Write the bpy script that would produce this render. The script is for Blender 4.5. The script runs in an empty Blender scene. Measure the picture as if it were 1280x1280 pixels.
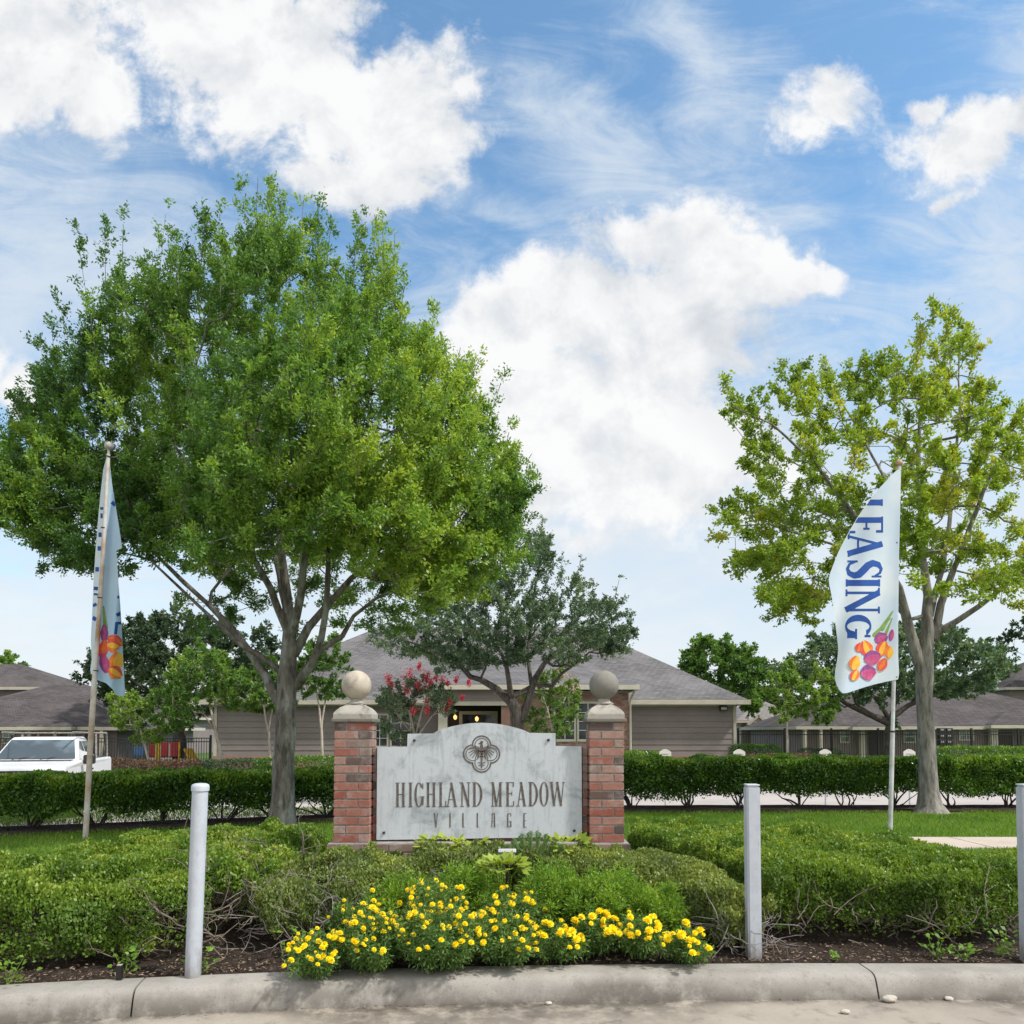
import bpy, bmesh, math, random
import numpy as np
from mathutils import Vector

R = math.radians
S = bpy.context.scene
COL = S.collection

# ------------------------------------------------------------------ camera
F, HOR, EYE, TILT = 1000.0, 915.0, 1.75, R(3.0)      # focal length and horizon in photograph pixels, eye height
YPP = HOR - F * math.tan(TILT)
cam_d = bpy.data.cameras.new('camera'); cam = bpy.data.objects.new('camera', cam_d); COL.objects.link(cam)
cam.location = (0, 0, EYE); cam.rotation_euler = (R(90) + TILT, 0, 0)
cam_d.sensor_width = 36; cam_d.lens = 36 * F / 1280
cam_d.shift_y = (YPP - 640) / 1280
cam_d.clip_start = 0.05; cam_d.clip_end = 3000
S.camera = cam

def Pn(px, py, d):
    """point at distance d in front of the lens for a photograph pixel (arrays allowed)"""
    px, py, d = np.broadcast_arrays(np.asarray(px, float), np.asarray(py, float), np.asarray(d, float))
    xc = (px - 640) / F; yc = (YPP - py) / F
    Y = math.cos(TILT) - yc * math.sin(TILT); Z = math.sin(TILT) + yc * math.cos(TILT)
    return np.stack([xc / Y * d, d, EYE + Z / Y * d], -1)
def P(px, py, d):
    return tuple(float(v) for v in Pn(px, py, d))
def uv_dir(px, py):
    p = Pn(px, py, 1.0); return float(p[0]), float(p[2] - EYE)

# ------------------------------------------------------------------ light and sky
SUN_EL, SUN_AZ = R(52), R(112)            # azimuth from +Y towards +X: behind the camera, to the right
sd = bpy.data.lights.new('sun', 'SUN'); sun = bpy.data.objects.new('sun', sd); COL.objects.link(sun)
sd.energy = 2.9; sd.angle = R(4); sd.color = (1, .955, .88)
to_sun = Vector((math.sin(SUN_AZ) * math.cos(SUN_EL), math.cos(SUN_AZ) * math.cos(SUN_EL), math.sin(SUN_EL)))
sun.rotation_euler = to_sun.to_track_quat('Z', 'Y').to_euler()
S.view_settings.view_transform = 'Standard'; S.view_settings.look = 'None'
S.view_settings.exposure = 0.62; S.view_settings.gamma = 1; S.view_settings.use_curve_mapping = False

class NT:
    def __init__(s, tree): s.t = tree
    def n(s, typ, **kw):
        nd = s.t.nodes.new(typ)
        for k, v in kw.items(): setattr(nd, k, v)
        return nd
    def put(s, sock, v):
        if isinstance(v, bpy.types.NodeSocket): s.t.links.new(v, sock)
        elif v is not None: sock.default_value = v
    def math(s, op, a, b=None, c=None, clamp=False):
        nd = s.n('ShaderNodeMath', operation=op, use_clamp=clamp)
        s.put(nd.inputs[0], a)
        if b is not None: s.put(nd.inputs[1], b)
        if c is not None: s.put(nd.inputs[2], c)
        return nd.outputs[0]
    def sstep(s, v, a, b, lo=0., hi=1.):
        nd = s.n('ShaderNodeMapRange', interpolation_type='SMOOTHSTEP')
        s.put(nd.inputs[0], v); s.put(nd.inputs[1], a); s.put(nd.inputs[2], b); s.put(nd.inputs[3], lo); s.put(nd.inputs[4], hi)
        return nd.outputs[0]
    def mix(s, f, a, b, blend='MIX'):
        nd = s.n('ShaderNodeMix', data_type='RGBA', blend_type=blend)
        s.put(nd.inputs[0], f); s.put(nd.inputs[6], a); s.put(nd.inputs[7], b)
        return nd.outputs[2]
    def noise(s, vec, scale, detail=4, rough=.55, dist=0.):
        nd = s.n('ShaderNodeTexNoise'); s.put(nd.inputs['Vector'], vec)
        nd.inputs['Scale'].default_value = scale; nd.inputs['Detail'].default_value = detail
        nd.inputs['Roughness'].default_value = rough; nd.inputs['Distortion'].default_value = dist
        return nd.outputs[0]
    def mapping(s, vec, loc=(0, 0, 0), rot=(0, 0, 0), sc=(1, 1, 1), typ='POINT'):
        nd = s.n('ShaderNodeMapping', vector_type=typ); s.put(nd.inputs['Vector'], vec)
        nd.inputs['Location'].default_value = loc; nd.inputs['Rotation'].default_value = rot; nd.inputs['Scale'].default_value = sc
        return nd.outputs[0]
    def ramp(s, f, stops, interp='LINEAR'):
        nd = s.n('ShaderNodeValToRGB'); cr = nd.color_ramp; cr.interpolation = interp
        while len(cr.elements) < len(stops): cr.elements.new(0.5)
        for e, (p, c) in zip(cr.elements, stops): e.position = p; e.color = (*c, 1)
        s.put(nd.inputs[0], f); return nd.outputs[0]

W = bpy.data.worlds.new('World'); S.world = W; W.use_nodes = True
def build_sky():
    t = W.node_tree; t.nodes.clear(); N = NT(t)
    out = N.n('ShaderNodeOutputWorld'); bg = N.n('ShaderNodeBackground'); t.links.new(bg.outputs[0], out.inputs[0])
    bg.inputs[1].default_value = 0.15
    sky = N.n('ShaderNodeTexSky', sky_type='NISHITA'); sky.sun_disc = False
    sky.sun_elevation = SUN_EL; sky.sun_rotation = SUN_AZ; sky.air_density = 1.0; sky.dust_density = 0.6; sky.ozone_density = 1.4
    tc = N.n('ShaderNodeTexCoord'); sep = N.n('ShaderNodeSeparateXYZ'); t.links.new(tc.outputs['Generated'], sep.inputs[0])
    y = N.math('MAXIMUM', N.math('ABSOLUTE', sep.outputs[1]), .06)
    u = N.math('DIVIDE', sep.outputs[0], y); v = N.math('DIVIDE', sep.outputs[2], y)
    cb = N.n('ShaderNodeCombineXYZ'); N.put(cb.inputs[0], u); N.put(cb.inputs[1], v); p = cb.outputs[0]
    # domain warp for billowing edges
    wn = N.n('ShaderNodeTexNoise'); N.put(wn.inputs['Vector'], p); wn.inputs['Scale'].default_value = 4.2; wn.inputs['Detail'].default_value = 5
    w1 = N.n('ShaderNodeVectorMath', operation='SUBTRACT'); t.links.new(wn.outputs[1], w1.inputs[0]); w1.inputs[1].default_value = (.5, .5, .5)
    w2 = N.n('ShaderNodeVectorMath', operation='SCALE'); t.links.new(w1.outputs[0], w2.inputs[0]); w2.inputs['Scale'].default_value = .21
    w3 = N.n('ShaderNodeVectorMath', operation='ADD'); t.links.new(p, w3.inputs[0]); t.links.new(w2.outputs[0], w3.inputs[1]); pw = w3.outputs[0]
    def blobs(lst, vec):
        best = None
        for (px, py, rx, ry, rot, *pk) in lst:
            cu, cv = uv_dir(px, py)
            m = N.mapping(vec, (cu, cv, 0), (0, 0, R(rot)), (rx / F, ry / F, 1), 'TEXTURE')
            l = N.n('ShaderNodeVectorMath', operation='LENGTH'); t.links.new(m, l.inputs[0])
            q = N.math('SUBTRACT', pk[0] if pk else 1.0, l.outputs['Value'])
            best = q if best is None else N.math('MAXIMUM', best, q)
        return best
    cum = [(40, 40, 150, 120, -10), (240, 10, 150, 95, 0), (350, 60, 180, 140, -20), (470, 125, 150, 120, -15), (440, 215, 95, 55, 10), (120, 110, 70, 60, 0), (-60, 100, 150, 90, 0),
           (850, 285, 140, 70, 8), (940, 300, 90, 55, -30), (990, 310, 70, 20, -20), (720, 365, 130, 85, 20), (640, 420, 120, 70, 15), (820, 410, 190, 150, 0), (740, 500, 210, 110, 0), (905, 330, 90, 80, 0), (790, 610, 260, 110, 0, .75), (880, 540, 150, 120, 0, .7), (720, 690, 200, 60, 0, .5),
           (800, 590, 240, 80, 0), (610, 600, 160, 120, 0),
           (1180, 165, 125, 85, 10, .85), (1250, 125, 120, 60, 15, .85), (1130, 125, 60, 60, 0, .7), (1040, 128, 75, 82, 30, .72), (1172, 262, 50, 26, 40, .42),
           (72, 862, 46, 30, 0), (-10, 470, 45, 95, 0), (45, 500, 45, 70, 0), (15, 815, 24, 16, 0), (-300, 300, 300, 120, 0), (1700, 250, 300, 160, 0)]
    D = blobs(cum, pw)
    fb = N.noise(p, 8.0, 10, .62, .25)
    D = N.math('ADD', D, N.math('MULTIPLY', N.math('SUBTRACT', fb, .5), 1.7))
    ff = N.noise(p, 24.0, 8, .66, .4); D = N.math('ADD', D, N.math('MULTIPLY', N.math('SUBTRACT', ff, .5), .85))
    mask = N.math('MULTIPLY', N.sstep(D, -.09, .42), .98)
    # thin veils and streaks
    veil = blobs([(760, 190, 170, 60, -25, .9), (860, 650, 480, 300, 0, 1.3), (840, 710, 520, 200, 0, 1.9), (820, 780, 900, 200, 0, 1.3), (1120, 800, 500, 180, 0), (930, 270, 230, 160, -40, .75), (620, 250, 200, 60, -30, .45), (40, 330, 330, 260, -20),
                  (880, 90, 240, 110, -50, .7), (1260, 330, 230, 330, 0, .75), (60, 740, 450, 180, 0), (1270, 40, 160, 160, 0, .6)], pw)
    st = N.noise(N.mapping(p, (0, 0, 0), (0, 0, R(38)), (2.4, 7, 1)), 1.7, 9, .66, 1.2)
    s2 = N.noise(p, 9, 8, .68, .6)
    veil = N.math('ADD', N.math('MULTIPLY', veil, .75), N.math('ADD', N.math('MULTIPLY', N.math('SUBTRACT', st, .5), 2.1), N.math('MULTIPLY', N.math('SUBTRACT', s2, .5), .8)))
    vm = N.math('MULTIPLY', N.sstep(veil, -.45, .95), .86)
    cir = N.math('MULTIPLY', N.sstep(st, .48, .82), .18)
    hz = N.sstep(v, .02, .50, .80, 0.0)
    vm = N.math('MAXIMUM', N.math('MAXIMUM', vm, cir), hz)
    tint = N.mix(1.0, sky.outputs[0], (.78, .98, .98, 1), 'MULTIPLY')
    c1 = N.mix(vm, tint, (3.15, 3.5, 3.85, 1))
    lowv = N.math('MULTIPLY', N.sstep(v, .03, .40, .85, 0.0), N.sstep(N.noise(N.mapping(p, sc=(1, 3, 1)), 3.2, 6, .6, .4), .30, .60))
    c1 = N.mix(lowv, c1, (3.75, 3.9, 4.05, 1))
    # cumulus shading: bright sunlit tops, grey undersides from a second look-up a little higher up
    up = N.n('ShaderNodeVectorMath', operation='ADD'); t.links.new(p, up.inputs[0]); up.inputs[1].default_value = (.02, .05, 0)
    fb2 = N.noise(up.outputs[0], 8.0, 10, .62, .25)
    lit = N.math('ADD', N.math('MULTIPLY', N.math('SUBTRACT', fb, fb2), 3.4), .66, None, True)
    big = N.noise(p, 3.3, 3, .5)
    lit = N.math('ADD', N.math('MULTIPLY', lit, .62), N.math('MULTIPLY', N.sstep(big, .30, .55), .46), None, True)
    cc = N.mix(lit, (2.55, 2.75, 3.0, 1), (4.25, 4.25, 4.25, 1))
    c2 = N.mix(mask, c1, cc)
    # broken bright cloud, unseen, added overhead and behind the camera for fill light
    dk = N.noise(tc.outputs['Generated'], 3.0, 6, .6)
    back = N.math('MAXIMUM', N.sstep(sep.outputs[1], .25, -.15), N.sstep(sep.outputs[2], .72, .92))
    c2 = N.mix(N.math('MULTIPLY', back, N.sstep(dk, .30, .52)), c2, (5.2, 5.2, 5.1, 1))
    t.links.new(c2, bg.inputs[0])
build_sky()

# ------------------------------------------------------------------ helpers
ORG = {}
def smooth(x): x = np.clip(x, 0, 1); return x * x * (3 - 2 * x)
def tag(o, label, cat, group=None):
    o['label'] = label; o['category'] = cat
    if group: o['group'] = group
    return o
def thing(name, label, cat, loc, group=None):
    o = bpy.data.objects.new(name, None); COL.objects.link(o); o.location = loc; o.empty_display_size = .1
    ORG[o.name] = np.array(loc, float)
    return tag(o, label, cat, group)
def origin_of(parent):
    return ORG.get(parent.name, np.zeros(3)) if parent else np.zeros(3)
def link(name, me, mat, parent=None):
    o = bpy.data.objects.new(name, me); COL.objects.link(o)
    if mat: me.materials.append(mat)
    if parent: o.parent = parent; ORG[o.name] = origin_of(parent)
    return o
def np_mesh(name, v, quads, mat, parent=None, tint=None, smooth_sh=False):
    """v (N,3), quads (M,k) int, tint per face"""
    me = bpy.data.meshes.new(name); v = np.asarray(v, np.float64) - origin_of(parent); quads = np.asarray(quads, np.int32)
    k = quads.shape[1]; M = len(quads)
    me.vertices.add(len(v)); me.vertices.foreach_set('co', v.astype(np.float32).ravel())
    me.loops.add(M * k); me.loops.foreach_set('vertex_index', quads.ravel())
    me.polygons.add(M); me.polygons.foreach_set('loop_start', np.arange(M, dtype=np.int32) * k)
    me.update(calc_edges=True)
    if tint is not None:
        a = me.attributes.new('tint', 'FLOAT', 'FACE'); a.data.foreach_set('value', np.asarray(tint, np.float32))
    if smooth_sh: me.polygons.foreach_set('use_smooth', np.ones(M, bool))
    me.validate()
    return link(name, me, mat, parent)

class MB:
    def __init__(s): s.v = []; s.f = []; s.t = []; s.sm = []
    def add(s, vs, fs, t=0.5, sm=False):
        b = len(s.v); s.v += [tuple(x) for x in vs]
        for f in fs: s.f.append(tuple(b + i for i in f)); s.t.append(t); s.sm.append(sm)
        return s
    def box(s, x0, x1, y0, y1, z0, z1, t=0.5, c=0.0):
        if c <= 0:
            return s.add([(x0, y0, z0), (x1, y0, z0), (x1, y1, z0), (x0, y1, z0), (x0, y0, z1), (x1, y0, z1), (x1, y1, z1), (x0, y1, z1)],
                         [(0, 3, 2, 1), (4, 5, 6, 7), (0, 1, 5, 4), (1, 2, 6, 5), (2, 3, 7, 6), (3, 0, 4, 7)], t)
        bm = bmesh.new(); bmesh.ops.create_cube(bm, size=1)
        for q in bm.verts: q.co = ((x0 + x1) / 2 + q.co.x * (x1 - x0), (y0 + y1) / 2 + q.co.y * (y1 - y0), (z0 + z1) / 2 + q.co.z * (z1 - z0))
        bmesh.ops.bevel(bm, geom=list(bm.edges), offset=c, segments=2, affect='EDGES', profile=.5)
        s.bm(bm, t); return s
    def bm(s, bm, t=.5, sm=False):
        bm.verts.index_update()
        s.add([q.co[:] for q in bm.verts], [[q.index for q in f.verts] for f in bm.faces], t, sm); bm.free(); return s
    def obox(s, a, b, w, h, t=.5):
        """bar from a to b, w wide sideways, h tall"""
        a = Vector(a); b = Vector(b); d = (b - a).normalized(); up = Vector((0, 0, 1))
        if abs(d.z) > .95: up = Vector((0, 1, 0))
        sx = d.cross(up).normalized() * w / 2; sz = sx.cross(d).normalized() * h / 2
        vs = [a - sx - sz, a + sx - sz, a + sx + sz, a - sx + sz, b - sx - sz, b + sx - sz, b + sx + sz, b - sx + sz]
        return s.add(vs, [(0, 1, 2, 3), (7, 6, 5, 4), (0, 4, 5, 1), (1, 5, 6, 2), (2, 6, 7, 3), (3, 7, 4, 0)], t)
    def tube(s, pts, rad, n=8, t=.5, cap=True, sm=True):
        pts = [Vector(p) for p in pts]; m = len(pts)
        if not hasattr(rad, '__len__'): rad = [rad] * m
        ref = Vector((.31, .77, .55)); vs = []
        for i, p in enumerate(pts):
            d = (pts[min(i + 1, m - 1)] - pts[max(i - 1, 0)]).normalized()
            a = d.cross(ref)
            if a.length < .05: a = d.cross(Vector((1, 0, 0)))
            a.normalize(); b = d.cross(a); ref = b.cross(d) if False else ref
            for k in range(n):
                an = 2 * math.pi * k / n; vs.append(p + (a * math.cos(an) + b * math.sin(an)) * rad[i])
        fs = [(i * n + k, i * n + (k + 1) % n, (i + 1) * n + (k + 1) % n, (i + 1) * n + k) for i in range(m - 1) for k in range(n)]
        s.add(vs, fs, t, sm)
        if cap: s.add(vs[:n], [tuple(range(n))[::-1]], t); s.add(vs[-n:], [tuple(range(n))], t)
        return s
    def lathe(s, prof, c, n=24, t=.5, sm=True):
        vs = [(c[0] + r * math.cos(2 * math.pi * k / n), c[1] + r * math.sin(2 * math.pi * k / n), c[2] + z) for r, z in prof for k in range(n)]
        fs = [(i * n + k, i * n + (k + 1) % n, (i + 1) * n + (k + 1) % n, (i + 1) * n + k) for i in range(len(prof) - 1) for k in range(n)]
        return s.add(vs, fs, t, sm)
    def ball(s, c, r, n=24, t=.5, sz=1.0):
        prof = [(max(r * math.sin(math.pi * i / (n // 2)), 1e-4), -r * math.cos(math.pi * i / (n // 2)) * sz) for i in range(n // 2 + 1)]
        return s.lathe(prof, c, n, t)
    def poly_prism(s, pts, y0, y1, t=.5):
        """outline in (x,z), extruded from y0 to y1"""
        n = len(pts)
        vs = [(x, y0, z) for x, z in pts] + [(x, y1, z) for x, z in pts]
        fs = [tuple(range(n)), tuple(range(2 * n - 1, n - 1, -1))] + [(i, i + n, (i + 1) % n + n, (i + 1) % n) for i in range(n)]
        return s.add(vs, fs, t)
    def build(s, name, mat, parent=None):
        me = bpy.data.meshes.new(name); o = origin_of(parent)
        me.from_pydata([(v[0] - o[0], v[1] - o[1], v[2] - o[2]) for v in s.v], [], s.f); me.update()
        a = me.attributes.new('tint', 'FLOAT', 'FACE'); a.data.foreach_set('value', np.array(s.t, np.float32))
        me.polygons.foreach_set('use_smooth', np.array(s.sm, bool))
        bm = bmesh.new(); bm.from_mesh(me); bmesh.ops.recalc_face_normals(bm, faces=bm.faces); bm.to_mesh(me); bm.free()
        return link(name, me, mat, parent)

def structure(o): o['kind'] = 'structure'; return o
def stuff(o): o['kind'] = 'stuff'; return o

# value noise (numpy)
_rs = np.random.RandomState(7); _tab = _rs.rand(4096)
def vnoise(p, sc=1.0):
    p = np.asarray(p, float) * sc; i = np.floor(p).astype(np.int64); f = p - i; f = f * f * (3 - 2 * f); r = 0
    for dx in (0, 1):
        for dy in (0, 1):
            for dz in (0, 1):
                h = ((i[..., 0] + dx) * 73856093) ^ ((i[..., 1] + dy) * 19349663) ^ ((i[..., 2] + dz) * 83492791)
                w = (f[..., 0] if dx else 1 - f[..., 0]) * (f[..., 1] if dy else 1 - f[..., 1]) * (f[..., 2] if dz else 1 - f[..., 2])
                r = r + w * _tab[h & 4095]
    return r
def pip(poly, x, y):
    poly = np.asarray(poly, float); ins = np.zeros(np.shape(x), bool); n = len(poly)
    for i in range(n):
        x0, y0 = poly[i]; x1, y1 = poly[(i + 1) % n]
        if y0 == y1: continue
        c = ((y0 > y) != (y1 > y)) & (x < (x1 - x0) * (y - y0) / (y1 - y0) + x0); ins ^= c
    return ins
def edist(poly, x, y):
    poly = np.asarray(poly, float); best = np.full(np.shape(x), 1e9); n = len(poly)
    for i in range(n):
        a = poly[i]; b = poly[(i + 1) % n]; ab = b - a; L = max(ab @ ab, 1e-12)
        t = np.clip(((x - a[0]) * ab[0] + (y - a[1]) * ab[1]) / L, 0, 1)
        best = np.minimum(best, np.hypot(x - a[0] - t * ab[0], y - a[1] - t * ab[1]))
    return best
def unit(v): return v / np.maximum(np.linalg.norm(v, axis=-1, keepdims=True), 1e-9)
def rand_unit(rs, n): return unit(rs.normal(size=(n, 3)))

def leaves(name, pos, ax, nr, L, Wd, tint, mat, parent, fold=.12):
    n = len(pos); ax = unit(ax); side = unit(np.cross(ax, nr)); nn = np.cross(side, ax)
    L = np.broadcast_to(np.asarray(L, float), (n,))[:, None]; Wd = np.broadcast_to(np.asarray(Wd, float), (n,))[:, None]
    mid = pos + ax * L * .48
    v = np.stack([pos, mid + side * Wd * .5 + nn * L * fold, pos + ax * L, mid - side * Wd * .5 + nn * L * fold], 1).reshape(-1, 3)
    return np_mesh(name, v, np.arange(4 * n).reshape(-1, 4), mat, parent, tint)

# scalar field -> flat non-overlapping mesh (marching squares)
def field_mesh(fn, x0, x1, y0, y1, step, mapf):
    nx = max(int((x1 - x0) / step), 2); ny = max(int((y1 - y0) / step), 2)
    xs = np.linspace(x0, x1, nx + 1); ys = np.linspace(y0, y1, ny + 1); X, Y = np.meshgrid(xs, ys); V = fn(X, Y)
    pts = []; idx = {}; faces = []
    def vid(key, x, y):
        if key not in idx: idx[key] = len(pts); pts.append((x, y))
        return idx[key]
    pos = V > 0
    cnt = pos[:-1, :-1].astype(int) + pos[:-1, 1:] + pos[1:, :-1] + pos[1:, 1:]
    for j, i in zip(*np.nonzero(cnt)):
        cs = [(j, i), (j, i + 1), (j + 1, i + 1), (j + 1, i)]; face = []
        for a in range(4):
            A = cs[a]; B = cs[(a + 1) % 4]; va = V[A]; vb = V[B]
            if va > 0: face.append(vid(A, X[A], Y[A]))
            if (va > 0) != (vb > 0):
                t = va / (va - vb); key = (min(A, B), max(A, B))
                face.append(vid(key, X[A] + t * (X[B] - X[A]), Y[A] + t * (Y[B] - Y[A])))
        if len(face) >= 3: faces.append(face)
    if not pts: return [], []
    q = np.array(pts); return mapf(q[:, 0], q[:, 1]), faces
def field_obj(name, fn, box, step, mapf, mat, parent):
    v, f = field_mesh(fn, *box, step, mapf)
    me = bpy.data.meshes.new(name); o = origin_of(parent)
    me.from_pydata([tuple(map(float, p - o)) for p in v], [], f); me.update()
    me.polygons.foreach_set('use_smooth', np.ones(len(me.polygons), bool))
    return link(name, me, mat, parent)

# ------------------------------------------------------------------ materials
def new_mat(name):
    m = bpy.data.materials.new(name); m.use_nodes = True; m.node_tree.nodes.clear()
    N = NT(m.node_tree); o = N.n('ShaderNodeOutputMaterial'); b = N.n('ShaderNodeBsdfPrincipled'); m.node_tree.links.new(b.outputs[0], o.inputs[0])
    return m, N, b, o
def coords(N): return N.n('ShaderNodeTexCoord').outputs['Object']
def bump(N, b, h, strength=.3, dist=.01):
    bp = N.n('ShaderNodeBump'); bp.inputs['Strength'].default_value = strength; bp.inputs['Distance'].default_value = dist
    N.put(bp.inputs['Height'], h); N.put(b.inputs['Normal'], bp.outputs[0])
def plain(name, c, rough=.6, metal=0., var=.12, sc=6, bm=0., c2=None, spec=.4):
    m, N, b, _ = new_mat(name); v = coords(N); n = N.noise(v, sc, 5, .6)
    c2 = c2 or tuple(x * (1 - 2.4 * var) for x in c)
    N.put(b.inputs['Base Color'], N.mix(N.sstep(n, .32, .7), (*c, 1), (*c2, 1)))
    b.inputs['Roughness'].default_value = rough; b.inputs['Metallic'].default_value = metal; b.inputs['Specular IOR Level'].default_value = spec
    if bm: bump(N, b, N.noise(v, sc * 9, 4), bm, .004)
    return m
def leaf_mat(name, stops, trans=.35, rough=.45, spec=.35):
    m, N, b, o = new_mat(name)
    a = N.n('ShaderNodeAttribute', attribute_name='tint'); c = N.ramp(a.outputs['Fac'], stops)
    N.put(b.inputs['Base Color'], c); b.inputs['Roughness'].default_value = rough; b.inputs['Specular IOR Level'].default_value = spec
    tr = N.n('ShaderNodeBsdfTranslucent'); N.put(tr.inputs[0], N.mix(1.0, c, (1.5, 1.35, .55, 1), 'MULTIPLY'))
    mx = N.n('ShaderNodeMixShader'); mx.inputs[0].default_value = trans
    m.node_tree.links.new(b.outputs[0], mx.inputs[1]); m.node_tree.links.new(tr.outputs[0], mx.inputs[2]); m.node_tree.links.new(mx.outputs[0], o.inputs[0])
    return m
def tint_mat(name, stops, rough=.8, bm=.3, sc=40, dirt=.35, dsc=8):
    m, N, b, _ = new_mat(name); v = coords(N)
    a = N.n('ShaderNodeAttribute', attribute_name='tint'); c = N.ramp(a.outputs['Fac'], stops)
    n = N.noise(v, dsc, 6, .65)
    c = N.mix(N.math('MULTIPLY', N.sstep(n, .45, .8), dirt), c, (.42, .40, .38, 1))
    n2 = N.noise(v, sc, 4, .6)
    c = N.mix(N.math('MULTIPLY', N.sstep(n2, .35, .75), .35), c, (.10, .07, .06, 1))
    N.put(b.inputs['Base Color'], c); b.inputs['Roughness'].default_value = rough; b.inputs['Specular IOR Level'].default_value = .2
    bump(N, b, n2, bm, .006); return m
def stone_mat(name, c, dark, stain=.6, sc=5, streak=False, warm=None):
    m, N, b, _ = new_mat(name); v = coords(N)
    n1 = N.noise(v, sc, 8, .68, .6); n2 = N.noise(v, sc * 6, 6, .7)
    col = N.mix(N.math('MULTIPLY', N.sstep(n1, .46, .74), stain), (*c, 1), (*dark, 1))
    if streak:
        n3 = N.noise(N.mapping(v, sc=(1, 1, .12)), sc * 7, 5, .6)
        col = N.mix(N.math('MULTIPLY', N.sstep(n3, .48, .74), .38), col, (*dark, 1))
    if warm: 
        n4 = N.noise(v, sc * .8, 4, .6); col = N.mix(N.math('MULTIPLY', N.sstep(n4, .5, .66), .55), col, (*warm, 1))
    col = N.mix(N.math('MULTIPLY', N.sstep(n2, .5, .8), .3), col, tuple(x * .6 for x in dark) + (1,))
    N.put(b.inputs['Base Color'], col); b.inputs['Roughness'].default_value = .85; b.inputs['Specular IOR Level'].default_value = .2
    bump(N, b, N.math('ADD', n1, N.math('MULTIPLY', n2, .6)), .25, .006); return m
def bark_mat(name, c, dark, lichen=(.33, .35, .31), amt=.5, sc=9):
    m, N, b, _ = new_mat(name); v = coords(N)
    n1 = N.noise(N.mapping(v, sc=(1, 1, .22)), sc * 2.4, 7, .68, .4); n2 = N.noise(N.mapping(v, sc=(1, 1, .35)), sc * .9, 5, .65)
    col = N.mix(N.sstep(n1, .34, .62), (*dark, 1), (*c, 1))
    col = N.mix(N.math('MULTIPLY', N.sstep(n2, .5, .64), amt), col, (*lichen, 1))
    N.put(b.inputs['Base Color'], col); b.inputs['Roughness'].default_value = .9; b.inputs['Specular IOR Level'].default_value = .15
    bump(N, b, n1, .8, .03); return m
def roof_mat(name, c, c2):
    m, N, b, _ = new_mat(name); v = coords(N); sp = N.n('ShaderNodeSeparateXYZ'); N.put(sp.inputs[0], v)
    cb = N.n('ShaderNodeCombineXYZ'); N.put(cb.inputs[0], N.math('ADD', sp.outputs[0], N.math('MULTIPLY', sp.outputs[1], .73))); N.put(cb.inputs[1], N.math('MULTIPLY', sp.outputs[2], 1.9))
    br = N.n('ShaderNodeTexBrick'); N.put(br.inputs['Vector'], cb.outputs[0])
    br.inputs['Color1'].default_value = (*c, 1); br.inputs['Color2'].default_value = (*c2, 1); br.inputs['Mortar'].default_value = tuple(x * .45 for x in c) + (1,)
    br.inputs['Scale'].default_value = 1; br.inputs['Mortar Size'].default_value = .012; br.inputs['Brick Width'].default_value = .33; br.inputs['Row Height'].default_value = .14; br.inputs['Bias'].default_value = 0
    n = N.noise(v, .5, 5, .6); n2 = N.noise(v, 8, 4, .6)
    col = N.mix(N.math('MULTIPLY', N.sstep(n, .4, .7), .4), br.outputs[0], tuple(x * 1.35 for x in c2) + (1,))
    col = N.mix(N.math('MULTIPLY', N.sstep(n2, .45, .75), .4), col, tuple(x * .6 for x in c) + (1,))
    N.put(b.inputs['Base Color'], col); b.inputs['Roughness'].default_value = .95; b.inputs['Specular IOR Level'].default_value = .1
    bump(N, b, br.outputs[1], -.4, .02); return m
def emit_mat(name, c, e):
    m, N, b, _ = new_mat(name); b.inputs['Base Color'].default_value = (*c, 1); b.inputs['Emission Color'].default_value = (*c, 1); b.inputs['Emission Strength'].default_value = e; return m
def glass_mat(name, c=(.012, .014, .017), rough=.06):
    m, N, b, _ = new_mat(name); v = coords(N); n = N.noise(v, 1.1, 3)
    N.put(b.inputs['Base Color'], N.mix(N.sstep(n, .4, .65), (*c, 1), tuple(x * 3 for x in c) + (1,)))
    b.inputs['Roughness'].default_value = rough; b.inputs['Specular IOR Level'].default_value = .5; return m
def ground_mat(name, cols, scs, bm=.4, rough=.95, bd=.02, dirt=None):
    """cols: base, then (colour, lo, hi, amount, scale)"""
    m, N, b, _ = new_mat(name); v = coords(N); col = (*cols, 1); h = None
    for (c, lo, hi, amt, sc) in scs:
        n = N.noise(v, sc, 7, .65, .2); col = N.mix(N.math('MULTIPLY', N.sstep(n, lo, hi), amt), col, (*c, 1)); h = n
    if dirt:
        a = N.n('ShaderNodeAttribute', attribute_name='dirt'); n = N.noise(v, 5, 6, .7)
        col = N.mix(N.math('MULTIPLY', N.math('MULTIPLY', a.outputs['Fac'], N.sstep(n, .30, .58)), .9), col, (*dirt, 1))
    N.put(b.inputs['Base Color'], col); b.inputs['Roughness'].default_value = rough; b.inputs['Specular IOR Level'].default_value = .2
    bump(N, b, h, bm, bd); return m

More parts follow.
